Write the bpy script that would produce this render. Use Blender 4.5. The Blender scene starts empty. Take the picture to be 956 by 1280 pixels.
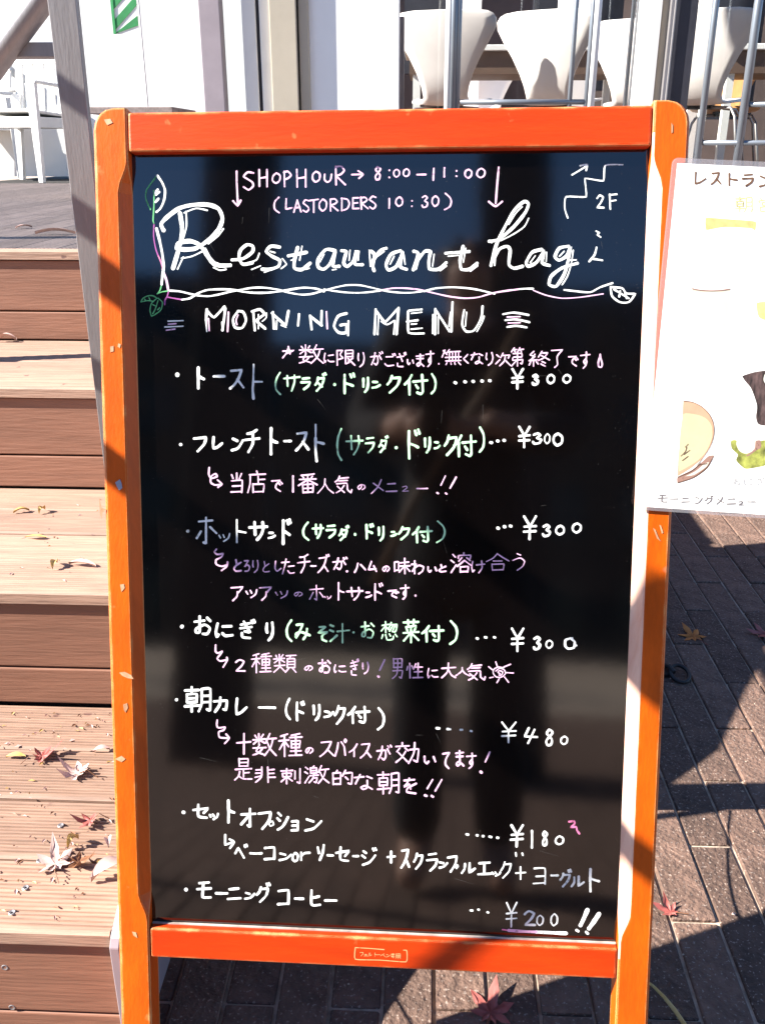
import bpy, bmesh, math, random
from mathutils import Vector, Matrix
random.seed(7)
R = math.radians
S = bpy.context.scene
# ------------------------------------------------------------ camera
F_PX, CAM_H, PITCH, YAW = 1132.0, 1.1, R(21.94), R(2.44)
cd = bpy.data.cameras.new('camera'); cam = bpy.data.objects.new('camera', cd)
S.collection.objects.link(cam); S.camera = cam
cam.location = (0, 0, CAM_H); cam.rotation_euler = (R(90) - PITCH, 0, YAW)
cd.sensor_fit = 'HORIZONTAL'; cd.sensor_width = 36; cd.lens = 36 * F_PX / 956
cd.clip_start = 0.02; cd.clip_end = 2000
# ------------------------------------------------------------ light
SUN_EL, SUN_AZ = R(34), R(13.5)      # the light travels towards +X, turned SUN_AZ towards +Y
to_sun = Vector((-math.cos(SUN_EL) * math.cos(SUN_AZ), -math.cos(SUN_EL) * math.sin(SUN_AZ), math.sin(SUN_EL)))
w = bpy.data.worlds.new('World'); S.world = w; w.use_nodes = True
nt = w.node_tree; bg = nt.nodes['Background']
sky = nt.nodes.new('ShaderNodeTexSky'); sky.sky_type = 'NISHITA'; sky.sun_disc = False
sky.ozone_density = 7.0; sky.air_density = 1.0; sky.dust_density = .0; sky.sun_elevation = SUN_EL; sky.sun_rotation = math.atan2(to_sun.x, to_sun.y)
nt.links.new(sky.outputs[0], bg.inputs[0]); bg.inputs[1].default_value = 0.065
sl = bpy.data.lights.new('sun', 'SUN'); so = bpy.data.objects.new('sun', sl); S.collection.objects.link(so)
sl.energy = 4.8; sl.angle = R(0.5); sl.color = (1, .95, .87)
so.rotation_euler = to_sun.to_track_quat('Z', 'Y').to_euler(); so.location = to_sun * 30
S.view_settings.view_transform = 'Standard'; S.view_settings.look = 'None'
S.view_settings.exposure = 1.95; S.view_settings.gamma = 1
# ------------------------------------------------------------ camera maths (to lay things out where they stand)
FW = Vector((-math.sin(YAW) * math.cos(PITCH), math.cos(YAW) * math.cos(PITCH), -math.sin(PITCH)))
RT = Vector((math.cos(YAW), math.sin(YAW), 0)); UP = RT.cross(FW); CAM = Vector((0, 0, CAM_H))
def ray(x, y): return (FW * F_PX + RT * (x - 478) - UP * (y - 640)).normalized()
def atz(x, y, z=0.0):
    r = ray(x, y); return CAM + r * ((z - CAM_H) / r.z)
def atY(x, y, Y):
    r = ray(x, y); return CAM + r * (Y / r.y)
# ------------------------------------------------------------ materials
def mat(name, col, rough=.6, metal=0, var=.12, scale=8, stretch=(1, 1, 1), bump=.0, bscale=60, spec=.5, coat=0, edge=None, col2=None, speck=None, ior=1.5):
    m = bpy.data.materials.new(name); m.use_nodes = True; n = m.node_tree.nodes; l = m.node_tree.links
    b = n['Principled BSDF']; b.inputs['IOR'].default_value = ior; b.inputs['Roughness'].default_value = rough; b.inputs['Metallic'].default_value = metal
    b.inputs['Specular IOR Level'].default_value = spec; b.inputs['Coat Weight'].default_value = coat; b.inputs['Coat Roughness'].default_value = .18
    tc = n.new('ShaderNodeTexCoord'); mp = n.new('ShaderNodeMapping'); mp.inputs['Scale'].default_value = stretch
    l.new(tc.outputs['Object'], mp.inputs[0])
    nz = n.new('ShaderNodeTexNoise'); nz.inputs['Scale'].default_value = scale; nz.inputs['Detail'].default_value = 6; nz.inputs['Roughness'].default_value = .65
    l.new(mp.outputs[0], nz.inputs[0])
    oi = n.new('ShaderNodeObjectInfo')
    cr = n.new('ShaderNodeMix'); cr.data_type = 'RGBA'
    c = Vector(col); c2 = Vector(col2) if col2 else c * (1 + var * 1.6); c1 = c if col2 else c * (1 - var * 1.6)
    cr.inputs[6].default_value = (*c1, 1); cr.inputs[7].default_value = (*[min(.9, v) for v in c2], 1)
    ra = n.new('ShaderNodeMapRange'); ra.inputs[1].default_value = .3; ra.inputs[2].default_value = .7
    l.new(nz.outputs[0], ra.inputs[0]); l.new(ra.outputs[0], cr.inputs[0])
    hv = n.new('ShaderNodeHueSaturation'); l.new(cr.outputs[2], hv.inputs['Color'])
    rr = n.new('ShaderNodeMapRange'); rr.inputs[3].default_value = 1 - var; rr.inputs[4].default_value = 1 + var
    l.new(oi.outputs['Random'], rr.inputs[0]); l.new(rr.outputs[0], hv.inputs['Value'])
    out = hv.outputs[0]
    if speck:
        v = n.new('ShaderNodeTexNoise'); v.inputs['Scale'].default_value = speck[0]; v.inputs['Detail'].default_value = 2; l.new(tc.outputs['Object'], v.inputs[0])
        r2 = n.new('ShaderNodeMapRange'); r2.inputs[1].default_value = speck[1]; r2.inputs[2].default_value = speck[1] + .05; l.new(v.outputs[0], r2.inputs[0])
        mx = n.new('ShaderNodeMix'); mx.data_type = 'RGBA'; l.new(r2.outputs[0], mx.inputs[0]); l.new(out, mx.inputs[6]); mx.inputs[7].default_value = (*speck[2], 1); out = mx.outputs[2]
    if edge:
        be = n.new('ShaderNodeBevel'); be.inputs[0].default_value = edge[0]; be.samples = 4
        ge = n.new('ShaderNodeNewGeometry'); dt = n.new('ShaderNodeVectorMath'); dt.operation = 'DOT_PRODUCT'
        l.new(be.outputs[0], dt.inputs[0]); l.new(ge.outputs['Normal'], dt.inputs[1])
        n2 = n.new('ShaderNodeTexNoise'); n2.inputs['Scale'].default_value = 45; n2.inputs['Detail'].default_value = 5; l.new(tc.outputs['Object'], n2.inputs[0])
        a = n.new('ShaderNodeMath'); a.operation = 'MULTIPLY_ADD'; a.inputs[1].default_value = .14; l.new(n2.outputs[0], a.inputs[0]); l.new(dt.outputs['Value'], a.inputs[2])
        r3 = n.new('ShaderNodeMapRange'); r3.inputs[1].default_value = 1.042; r3.inputs[2].default_value = 1.005; l.new(a.outputs[0], r3.inputs[0])
        mx = n.new('ShaderNodeMix'); mx.data_type = 'RGBA'; l.new(r3.outputs[0], mx.inputs[0]); l.new(out, mx.inputs[6]); mx.inputs[7].default_value = (*edge[1], 1); out = mx.outputs[2]
    l.new(out, b.inputs['Base Color'])
    if bump:
        n3 = n.new('ShaderNodeTexNoise'); n3.inputs['Scale'].default_value = bscale; n3.inputs['Detail'].default_value = 5; l.new(mp.outputs[0], n3.inputs[0])
        bp = n.new('ShaderNodeBump'); bp.inputs['Strength'].default_value = bump; bp.inputs['Distance'].default_value = .004; l.new(n3.outputs[0], bp.inputs['Height']); l.new(bp.outputs[0], b.inputs['Normal'])
    return m
ORANGE = mat('orange_stained_wood', (.50, .078, .0016), .40, var=.15, scale=7, stretch=(5, 5, .8), bump=.09, bscale=60, spec=.28, coat=.10, edge=(.003, (.75, .42, .16)), speck=(14, .735, (.62, .33, .2)))
ORANGE_R = mat('orange_stained_rail', (.50, .036, .0018), .40, var=.14, scale=7, stretch=(.8, 5, 5), bump=.09, bscale=60, spec=.28, coat=.10, edge=(.003, (.75, .42, .16)))
CHAMFER_SHEEN = mat('pale_sheen_chamfer', (.55, .27, .19), .45, var=.25, scale=9, stretch=(8, 8, 1), col2=(.66, .44, .34))  # pale colour stands in for light sheen on the right stile's inner chamfer
BOARD = mat('glossy_black_board', (.0014, .0009, .0008), .07, var=.25, scale=5, bump=.03, bscale=7, spec=.5, ior=1.82, speck=(60, .80, (.012, .010, .010)))
INK = {}
for k, c in dict(W=(.86, .90, .84), P=(.82, .50, .70), G=(.50, .84, .52), V=(.82, .50, .70), B=(.86, .90, .84), M=(.75, .20, .38), Q=(.10, .42, .15), Z=(.36, .07, .30), O=(.85, .35, .14), K=(.13, .065, .035), H=(.15, .13, .13), Y=(.56, .50, .22), F=(.42, .41, .40), S=(.30, .17, .13), L=(.55, .56, .12)).items():
    INK[k] = mat({'W': 'white_marker', 'P': 'pale_pink_marker', 'G': 'green_marker', 'V': 'violet_marker', 'B': 'pale_blue_marker', 'M': 'magenta_marker', 'O': 'stamp_print', 'K': 'brown_pen', 'H': 'grey_pen', 'Y': 'yellow_print', 'F': 'faint_print', 'S': 'bowl_print', 'L': 'lettuce_print', 'Q': 'dark_green_marker', 'Z': 'purple_marker'}[k], c, .6, var=.04, scale=120, speck=(260, .62, tuple(v * .55 for v in c)))
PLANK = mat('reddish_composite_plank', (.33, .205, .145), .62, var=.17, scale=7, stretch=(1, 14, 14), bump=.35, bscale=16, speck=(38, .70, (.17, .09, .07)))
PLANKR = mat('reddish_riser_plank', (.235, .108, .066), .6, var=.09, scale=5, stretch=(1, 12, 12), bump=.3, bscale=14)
DECKM = mat('grey_brown_deck_plank', (.22, .175, .16), .7, var=.16, scale=6, stretch=(12, 1, 12))
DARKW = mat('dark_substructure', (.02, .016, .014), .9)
BRICK = mat('dark_brown_clay_paver', (.125, .074, .054), .82, var=.28, scale=22, bump=1.4, bscale=110, speck=(190, .62, (.30, .23, .19)))
SANDM = mat('joint_sand', (.34, .27, .21), .95, var=.35, scale=25, bump=1, bscale=60)
STEEL = mat('brushed_grey_steel', (.30, .28, .28), .42, metal=.55, var=.06, scale=14, stretch=(6, 6, 1), bump=.08, bscale=60)
RAILM = mat('painted_grey_rail', (.20, .22, .25), .35, metal=.5, var=.05)
WHITEM = mat('white_painted_metal', (.74, .73, .70), .4, var=.03)
WALLW = mat('white_render', (.80, .80, .78), .8, var=.03, scale=2)
BEIGE = mat('beige_column_panel', (.42, .37, .29), .6, var=.05, scale=4)
DARKF = mat('dark_window_frame', (.035, .035, .045), .35, var=.1)
MAUVE = mat('mauve_grey_frame', (.27, .23, .25), .5, var=.06)
CHAIRW = mat('white_plywood_shell', (.80, .73, .71), .35, var=.03)
CHAIRO = mat('warm_wood_shell', (.45, .22, .08), .4, var=.1, scale=4, stretch=(8, 8, 1))
APRON = mat('dark_brown_apron', (.11, .065, .045), .6)
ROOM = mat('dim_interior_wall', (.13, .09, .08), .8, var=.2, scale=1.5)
TABLE = mat('white_table_top', (.7, .68, .65), .4)
BLACKM = mat('black_rubber', (.018, .017, .017), .5)
PAPER = mat('white_paper', (.84, .84, .80), .5, var=.01)
GREEN = mat('green_banner_ink', (.03, .27, .08), .6)
CONC = mat('dark_building_wall', (.035, .035, .037), .8, var=.15, scale=.6)
WINB = mat('dark_building_glass', (.02, .025, .03), .2)
BARK = mat('tree_bark', (.06, .045, .035), .9, bump=.8, bscale=20)
LEAFT = mat('autumn_tree_leaf', (.10, .055, .018), .7, var=.4)
COAT = mat('dark_wool_coat', (.022, .020, .022), .9, var=.2, bump=.4, bscale=150)
SKIN = mat('skin', (.42, .24, .17), .55, var=.05)
HAIR = mat('black_hair', (.012, .010, .009), .5)
STRAP = mat('tan_bag_strap', (.20, .12, .07), .6)
def leafm(n, c, c2): return mat(n, c, .55, var=.1, scale=40, col2=c2)
LEAFR = leafm('dried_red_leaf', (.26, .045, .035), (.40, .14, .12)); LEAFO = leafm('orange_leaf', (.45, .12, .02), (.55, .20, .04))
LEAFP = leafm('pale_pink_leaf', (.50, .30, .27), (.62, .48, .42)); LEAFY = leafm('yellow_dry_leaf', (.5, .32, .08), (.6, .45, .2)); LEAFB = leafm('brown_curled_leaf', (.16, .06, .025), (.25, .11, .05))
def glassm(name, tint, refl, milk=0):
    m = bpy.data.materials.new(name); m.use_nodes = True; n = m.node_tree.nodes; l = m.node_tree.links
    n.remove(n['Principled BSDF']); t = n.new('ShaderNodeBsdfTransparent'); t.inputs[0].default_value = (*tint, 1)
    g = n.new('ShaderNodeBsdfGlossy'); g.inputs['Roughness'].default_value = .02
    f = n.new('ShaderNodeFresnel'); f.inputs[0].default_value = refl
    nz = n.new('ShaderNodeTexNoise'); nz.inputs['Scale'].default_value = 1.5; bp = n.new('ShaderNodeBump'); bp.inputs['Strength'].default_value = .03
    l.new(nz.outputs[0], bp.inputs['Height']); l.new(bp.outputs[0], g.inputs['Normal'])
    mx = n.new('ShaderNodeMixShader'); l.new(f.outputs[0], mx.inputs[0]); l.new(t.outputs[0], mx.inputs[1]); l.new(g.outputs[0], mx.inputs[2])
    if milk:
        df = n.new('ShaderNodeBsdfDiffuse'); df.inputs[0].default_value = (.8, .78, .8, 1); m2 = n.new('ShaderNodeMixShader'); m2.inputs[0].default_value = milk; l.new(mx.outputs[0], m2.inputs[1]); l.new(df.outputs[0], m2.inputs[2]); mx = m2
    l.new(mx.outputs[0], n['Material Output'].inputs[0]); return m
GLASS = glassm('window_glass', (.93, .95, .94), 1.5); LAMIN = glassm('clear_laminate', (.95, .92, .95), 1.45, .16)
# ------------------------------------------------------------ builders
class MB:
    def __init__(s): s.v = []; s.f = []; s.m = []
    def face(s, pts, mi=0):
        b = len(s.v); s.v += [Vector(p) for p in pts]; s.f.append(list(range(b, b + len(pts)))); s.m.append(mi)
    def add(s, vs, fs, mi=0):
        b = len(s.v); s.v += [Vector(p) for p in vs]; s.f += [[b + i for i in f] for f in fs]; s.m += [mi] * len(fs)
    def box(s, a, b, mi=0):
        x0, y0, z0 = a; x1, y1, z1 = b
        s.add([(x0, y0, z0), (x1, y0, z0), (x1, y1, z0), (x0, y1, z0), (x0, y0, z1), (x1, y0, z1), (x1, y1, z1), (x0, y1, z1)],
              [(0, 3, 2, 1), (4, 5, 6, 7), (0, 1, 5, 4), (1, 2, 6, 5), (2, 3, 7, 6), (3, 0, 4, 7)], mi)
    def prism(s, poly, off, mi=0):          # poly: 3-D points, off: extrusion vector
        n = len(poly); off = Vector(off); A = [Vector(p) for p in poly]
        s.add(A + [p + off for p in A], [list(range(n))[::-1], list(range(n, 2 * n))] + [(i, (i + 1) % n, n + (i + 1) % n, n + i) for i in range(n)], mi)
    def tube(s, pts, r, k=8, mi=0, caps=True):
        pts = [Vector(p) for p in pts]; rs = r if isinstance(r, (list, tuple)) else [r] * len(pts)
        vs = []; prev = None
        for i, p in enumerate(pts):
            d = (pts[min(i + 1, len(pts) - 1)] - pts[max(i - 1, 0)]).normalized()
            a = prev - d * prev.dot(d) if prev else d.orthogonal()
            a.normalize(); prev = a; b = d.cross(a)
            for j in range(k):
                t = 2 * math.pi * j / k; vs.append(p + (a * math.cos(t) + b * math.sin(t)) * rs[i])
        fs = [(i * k + j, i * k + (j + 1) % k, (i + 1) * k + (j + 1) % k, (i + 1) * k + j) for i in range(len(pts) - 1) for j in range(k)]
        if caps: fs += [list(range(k))[::-1], [(len(pts) - 1) * k + j for j in range(k)]]
        s.add(vs, fs, mi)
def wloc(o):
    v = Vector((0, 0, 0))
    while o is not None: v += o.location; o = o.parent
    return v
def build(name, mb, mats, parent=None, smooth=False, bevel=0, origin=None, seg=2):
    """mesh points are world coordinates; the object's origin goes to `origin`, or the parent's"""
    base = wloc(parent) if parent else Vector((0, 0, 0))
    org = Vector(origin) if origin is not None else base
    me = bpy.data.meshes.new(name); me.from_pydata([tuple(p - org) for p in mb.v], [], mb.f)
    for m in (mats if isinstance(mats, list) else [mats]): me.materials.append(m)
    me.polygons.foreach_set('material_index', mb.m)
    bm = bmesh.new(); bm.from_mesh(me)
    if bevel:
        bmesh.ops.remove_doubles(bm, verts=bm.verts, dist=1e-6)
        ed = [e for e in bm.edges if len(e.link_faces) == 2 and e.calc_face_angle(0) > .5]
        bmesh.ops.bevel(bm, geom=ed, offset=bevel, segments=seg, affect='EDGES', profile=.5)
    if getattr(mb, 'fix', True): bmesh.ops.recalc_face_normals(bm, faces=bm.faces)
    bm.to_mesh(me); bm.free()
    if smooth: me.polygons.foreach_set('use_smooth', [True] * len(me.polygons))
    me.update()
    o = bpy.data.objects.new(name, me); S.collection.objects.link(o)
    if parent: o.parent = parent
    o.location = org - base
    return o
def tag(o, label=None, cat=None, group=None, kind=None):
    if label: o['label'] = label
    if cat: o['category'] = cat
    if group: o['group'] = group
    if kind: o['kind'] = kind
    return o
def empty(name, loc, label, cat, group=None, rz=0):
    o = bpy.data.objects.new(name, None); S.collection.objects.link(o); o.location = loc; o.rotation_euler = (0, 0, rz); o.empty_display_size = .1
    return tag(o, label, cat, group)
def copy_tree(o, parent=None):
    c = o.copy(); S.collection.objects.link(c)
    if parent: c.parent = parent
    for ch in [k for k in S.objects if k.parent == o and k is not c]:
        copy_tree(ch, c)
    return c
def copy_thing(o, loc, rz, label):
    kids = list(S.objects)
    c = o.copy(); S.collection.objects.link(c); c.location = loc; c.rotation_euler = (0, 0, rz); c['label'] = label
    for ch in kids:
        if ch.parent == o:
            d = ch.copy(); S.collection.objects.link(d); d.parent = c
            for g in kids:
                if g.parent == ch: e = g.copy(); S.collection.objects.link(e); e.parent = d
    return c
def inst(o, loc, rz=0, scale=None):         # another piece sharing the mesh, same parent
    c = o.copy(); S.collection.objects.link(c); c.location = loc; c.rotation_euler = (0, 0, rz)
    if scale: c.scale = scale
    return c

# ------------------------------------------------------------ ground: pavers laid lengthwise away from the board
BW, BL = .0727, .339
base = MB(); base.box((-120, -120, -.3), (120, 120, -.0065)); bo = build('paved_ground', base, SANDM); tag(bo, kind='structure')
def brick_mesh(var):
    rnd = random.Random(var); mb = MB(); j = .0022 + .0008 * rnd.random()
    mb.box((-BW / 2 + j, -BL / 2 + j, -.010), (BW / 2 - j, BL / 2 - j, 0)); return mb
protos = []
cells = []
for i in range(-14, 34):
    x = .0363 + .760 + (i - 11) * BW
    ph = 2.257 if (i - 11) % 2 == 0 else 2.09
    for k in range(-7, 14):
        cells.append((x, ph - BL / 2 - (k - 3) * BL + 0, i, k))
def vis(c):
    P = Vector((c[0], c[1], 0)) - CAM; z = P.dot(FW)
    if z < .1: return -1
    px, py = 478 + F_PX * P.dot(RT) / z, 640 - F_PX * P.dot(UP) / z
    e = 40
    if px > 956 + e or px < 150 or py > 1280 + e * 3 or py < 600: return 0
    if px < 770 and py < 1190: return 0
    return 1e3 / z
cells.sort(key=lambda c: -vis(c)); near, far = cells[:300], cells[300:]
variants = []
for q in range(8):
    o = build('brick', brick_mesh(q), BRICK, bo, bevel=.002, seg=1); variants.append(o)
for n_, c in enumerate(near):
    dz = random.uniform(-.0028, .0018)
    o = variants[n_] if n_ < 8 else inst(variants[n_ % 8], (0, 0, 0))
    o.location = (c[0], c[1], dz); o.rotation_euler = (random.uniform(-.004, .004), random.uniform(-.01, .01), random.uniform(-.006, .006))
fm = MB()
nearset = {(c[2], c[3]) for c in near}
for i in range(-70, 90):
    x = .0363 + .760 + (i - 11) * BW; ph = 2.257 if (i - 11) % 2 == 0 else 2.09
    for k in range(-16, 26):
        if (i, k) in nearset: continue
        y = ph - BL / 2 - (k - 3) * BL; dz = random.uniform(-.002, .001); j = .0025
        fm.box((x - BW / 2 + j, y - BL / 2 + j, -.010), (x + BW / 2 - j, y + BL / 2 - j, dz))
tag(build('outer_bricks', fm, BRICK, bo), kind='stuff')

# ------------------------------------------------------------ stairs
RISE, RUN, Y0, OV, XE, XW = .2174, .4703, .8175, .0084, -.363, -1.95
st = empty('wooden_steps', (-.9, Y0, 0), 'broad reddish plank steps rising to the terrace left of the board', 'steps')
def plank_prof(y0, y1, z, t, grooves, gd=.0016):
    pts = [(y0, z - t), (y0 + .0, z - .0035), (y0 + .0035, z)]
    if grooves:
        n = grooves; s = (y1 - y0 - .014) / n
        for g in range(n):
            a = y0 + .007 + g * s; pts += [(a + s * .15, z), (a + s * .28, z - gd), (a + s * .72, z - gd), (a + s * .85, z)]
    pts += [(y1 - .0035, z), (y1, z - .0035), (y1, z - t)]
    return pts
for k in range(3):
    z = RISE * (k + 1); yf = Y0 + k * RUN - OV; yb = Y0 + (k + 1) * RUN - .002
    edges = [0, .252, .50, .745, 1]
    for p in range(4):
        a = yf + (yb - yf) * edges[p] + (0 if p == 0 else .0022); b = yf + (yb - yf) * edges[p + 1] - .0022
        zz = z + (0, -.0012, .0006, -.0004)[p]
        prof = plank_prof(a, b, zz, .021, 15 if k == 0 else 14, .0024 if k == 0 else .0006)
        mb = MB(); mb.prism([(XW, y, q) for y, q in prof], (XE - .002 - XW, 0, 0)); build('tread_plank', mb, PLANK, st)
for k in range(4):
    z1 = RISE * (k + 1) - .0215; z0 = RISE * k + .001; yr = Y0 + k * RUN; m = z0 + (z1 - z0) * .36
    for a, b in ((z0, m - .0018), (m + .0018, z1 - (.0025 if k != 9 else 0))):
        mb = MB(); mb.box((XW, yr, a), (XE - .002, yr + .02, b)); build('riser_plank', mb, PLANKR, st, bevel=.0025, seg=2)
mb = MB()
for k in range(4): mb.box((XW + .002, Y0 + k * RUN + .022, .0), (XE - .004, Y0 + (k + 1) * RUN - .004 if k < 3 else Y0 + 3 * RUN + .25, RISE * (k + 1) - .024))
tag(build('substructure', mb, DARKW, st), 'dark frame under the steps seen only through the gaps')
# stringer: sloped steel plate, its top edge along the nosings
sy = lambda y: .2174 + (y - .811) * .462
mb = MB(); mb.prism([(XE, .799, 0), (XE, .799, .2055), (XE, .808, .2165), (XE, 2.2, sy(2.2)), (XE, 2.2, 0)], (.012, 0, 0))
tag(build('stringer', mb, MAUVE, st, bevel=.001, seg=1), 'pale metal side plate of the steps')
mb = MB(); mb.prism([(XE + .001, .806, .2145), (XE + .001, .808, .2172), (XE + .001, 2.2, sy(2.2) + .0006), (XE + .001, 2.2, sy(2.2) - .002)], (.010, 0, 0)); tag(build('stringer_lit_edge', mb, WHITEM, st), 'top edge of the side plate, its sunlit white put into the colour')  # separate white strip: sunlight on the plate's top edge painted in
mb = MB(); mb.prism([(XE + .013, 1.19, .25), (XE + .013, 1.19, .56), (XE + .013, 1.28, .655), (XE + .013, 2.2, 1.08), (XE + .013, 2.2, .5)], (.006, 0, 0))
build('side_shade_panel', mb, MAUVE, st, bevel=.001, seg=1)  # unseen panel behind the board, added to raise the shadow edge on the pavers
def screw_at(x, y, n, t, up):
    mb = MB(); n = Vector(n); a = n.orthogonal().normalized(); b = n.cross(a); c = Vector((x, y, up)); k = 12
    ring = lambda r, h: [c + (a * math.cos(2 * math.pi * i / k) + b * math.sin(2 * math.pi * i / k)) * r + n * h for i in range(k)]
    A, B, C_ = ring(.0046, .0), ring(.0038, .0006), ring(.0016, -.0002)
    mb.add(A + B + C_, [(i, (i + 1) % k, k + (i + 1) % k, k + i) for i in range(k)] + [(k + i, k + (i + 1) % k, 2 * k + (i + 1) % k, 2 * k + i) for i in range(k)] + [[2 * k + i for i in range(k)]])
    return build('screw_head', mb, STEEL, st, smooth=False)
for (x, y) in ((76, 1032), (50, 1076), (32, 1110), (15, 1141)):
    p = atz(x, y, RISE); screw_at(p.x, p.y, (0, 0, 1), 0, RISE + .0002)
for (x, y) in ((6, 1210), (15, 1260)):
    p = atY(x, y, Y0); screw_at(p.x, Y0, (0, -1, 0), 0, p.z)
# post at the side of the steps
def taper_post(name, x0, w0, w1, y, t, z0, z1, m, par=None):
    mb = MB(); mb.prism([(x0, y, z0), (x0 + w0, y, z0), (x0 + w1, y, z1), (x0, y, z1)], (0, t, 0)); return build(name, mb, m, par, bevel=.0008, seg=2)
pr = empty('handrail_post', (-.40, 1.10, RISE), 'tapered flat grey steel post at the edge of the steps', 'post')
taper_post('post_plate', -.410, .021, .0385, 1.10, .011, RISE, 1.95, STEEL, pr)
mb = MB(); mb.box((-.43, 1.075, RISE + .0005), (-.372, 1.14, RISE + .007)); build('base_plate', mb, STEEL, pr, bevel=.001)
# ------------------------------------------------------------ railing left of the steps, out of view, whose rails shade the board
rx = -1.1
ro = empty('step_railing', (rx, .2, 0), 'grey round rail fence standing left of the steps', 'railing')
ZA, ZB, ZC = 1.643, 1.508, 1.318
for z, y0, y1, r in ((ZA, .84, 1.95, .0125), (ZB, -.45, 1.95, .0178), (ZC, -.45, 1.95, .0176)):
    mb = MB(); mb.tube([(rx, y0, z), (rx, y1, z)], r, 14); build('rail', mb, RAILM, ro, smooth=True)
for y in (-.45, 1.97):
    mb = MB(); mb.box((rx - .02, y - .02, .655 if y > 1 else 0), (rx + .02, y + .02, (ZA if y > 1 else ZB) + .02)); build('post', mb, RAILM, ro, bevel=.002)
mb = MB(); mb.tube([(rx, .482, 0), (rx, .482, ZC)], .0078, 10); build('baluster', mb, RAILM, ro, smooth=True)
mb = MB(); mb.prism([(rx - .004, .500, ZB), (rx - .004, .505, 1.57), (rx - .004, .503, 1.61), (rx - .004, .512, 1.628), (rx - .004, .528, 1.635), (rx - .004, .541, 1.625), (rx - .004, .548, 1.58), (rx - .004, .575, ZB)], (.008, 0, 0)); build('rail_shadow_plate', mb, RAILM, ro)  # unseen plate, outline shaped to cast the rounded shadow on the right stile

# ------------------------------------------------------------ terrace deck
DZ = RISE * 4; YD = Y0 + 3 * RUN - OV
dk = empty('terrace_deck', (0, 3.2, DZ), 'grey brown timber terrace above the steps, in front of the glazed restaurant', 'deck')
mb = MB(); mb.prism([(XW, y, q) for y, q in plank_prof(YD, YD + .05, DZ, .021, 3)], (XE - .002 - XW, 0, 0)); tag(build('edge_plank', mb, PLANK, dk), 'reddish plank along the top step')
def deck_plank(x0, x1, y0, y1):
    pr_ = [(x0 + .0022, DZ - .021), (x0 + .0022, DZ - .003), (x0 + .005, DZ - .0006)]; n = 9; s = (x1 - x0 - .014) / n
    for g in range(n):
        a = x0 + .007 + g * s; pr_ += [(a + s * .2, DZ - .0006), (a + s * .35, DZ - .0026), (a + s * .65, DZ - .0026), (a + s * .8, DZ - .0006)]
    pr_ += [(x1 - .005, DZ - .0006), (x1 - .0022, DZ - .003), (x1 - .0022, DZ - .021)]
    m_ = MB(); m_.prism([(x, y0, z) for x, z in pr_], (0, y1 - y0, 0)); return m_
x = XE - .002; i = 0
cuts = [-.003 + YD + .053, 3.35, 4.9, 6.4]
while x > -3.4:
    c = 3.05 + (.35 if i % 2 else -.2)
    for a, b in ((YD + .052, c), (c + .003, 6.6)): build('deck_plank', deck_plank(x - .107, x, a, b), DECKM, dk)
    x -= .107; i += 1
x = XE
while x < 3.4:
    build('deck_plank', deck_plank(x, x + .107, 3.12, 6.6), DECKM, dk); x += .107
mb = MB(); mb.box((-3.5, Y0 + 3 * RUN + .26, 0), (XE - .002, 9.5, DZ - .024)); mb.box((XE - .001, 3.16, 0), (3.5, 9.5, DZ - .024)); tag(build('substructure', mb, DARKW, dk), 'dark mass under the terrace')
for k in range(6):
    mb = MB(); mb.box((XE, 3.128, .01 + k * .14), (3.4, 3.15, .01 + k * .14 + .136)); build('fascia_plank', mb, PLANKR, dk, bevel=.003)
mb = MB(); mb.box((XE - .0, 2.2, 0), (XE + .018, 3.15, DZ - .024)); build('end_plank', mb, PLANKR, dk)

# ------------------------------------------------------------ glass screen with the restaurant behind
FY = 4.25
rb = empty('restaurant_front', (0, FY, DZ), 'glazed white framed restaurant front behind the terrace', 'building')
def X(px, Y=FY, py=60): return atY(px, py, Y).x
def vbox(name, p0, p1, m, y0=FY, t=.06, z0=DZ, z1=3.4, par=rb, bev=.003):
    mb = MB(); mb.box((X(p0, y0), y0, z0), (X(p1, y0), y0 + t, z1)); return build(name, mb, m, par, bevel=bev)
vbox('mauve_mullion', 251, 277, MAUVE, FY - .05, .08)
vbox('white_frame', 304, 321, WHITEM); vbox('dark_gasket', 321, 325.5, DARKF, FY + .02, .03); vbox('white_frame', 325.5, 338, WHITEM)
vbox('beige_column', 338, 371, BEIGE, FY - .04, .14); vbox('dark_gasket', 371, 374, DARKF, FY + .01, .05); vbox('beige_frame', 374, 386, BEIGE, FY - .02, .1)
vbox('white_panel', 386.5, 499, WALLW, FY, .08); vbox('grey_frame', 496, 505, MAUVE, FY + .12, .05, DZ, 1.62)
vbox('white_frame', 797, 823, WHITEM, FY - .02, .1); vbox('beige_frame', 823, 833, BEIGE, FY, .06); vbox('steel_edge', 833, 837, STEEL, FY - .03, .09)
vbox('dark_mullion', 837, 867, DARKF, FY - .06, .14); vbox('steel_edge', 838, 840.5, STEEL, FY - .075, .01)
vbox('slim_frame', 786, 790, WHITEM, FY + .3, .03)
for a, b in ((277, 304), (499.5, 797), (867.5, 1250)):
    mb = MB(); mb.box((X(a), FY + .028, DZ + .05), (X(b), FY + .036, 3.3)); build('window_pane', mb, GLASS, rb)
mb = MB(); mb.box((X(277), FY, DZ), (X(1250), FY + .06, DZ + .048)); build('sill', mb, DARKF, rb, bevel=.002)
mb = MB(); mb.box((X(251), FY - .05, 3.41), (X(1250), FY + .3, 3.7)); build('lintel', mb, WHITEM, rb, bevel=.002)
mb = MB(); mb.box((-1.2, 8.8, DZ), (5.5, 9.0, 3.9)); tag(build('interior_wall', mb, ROOM, rb), 'dim brown back wall of the dining room')
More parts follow.
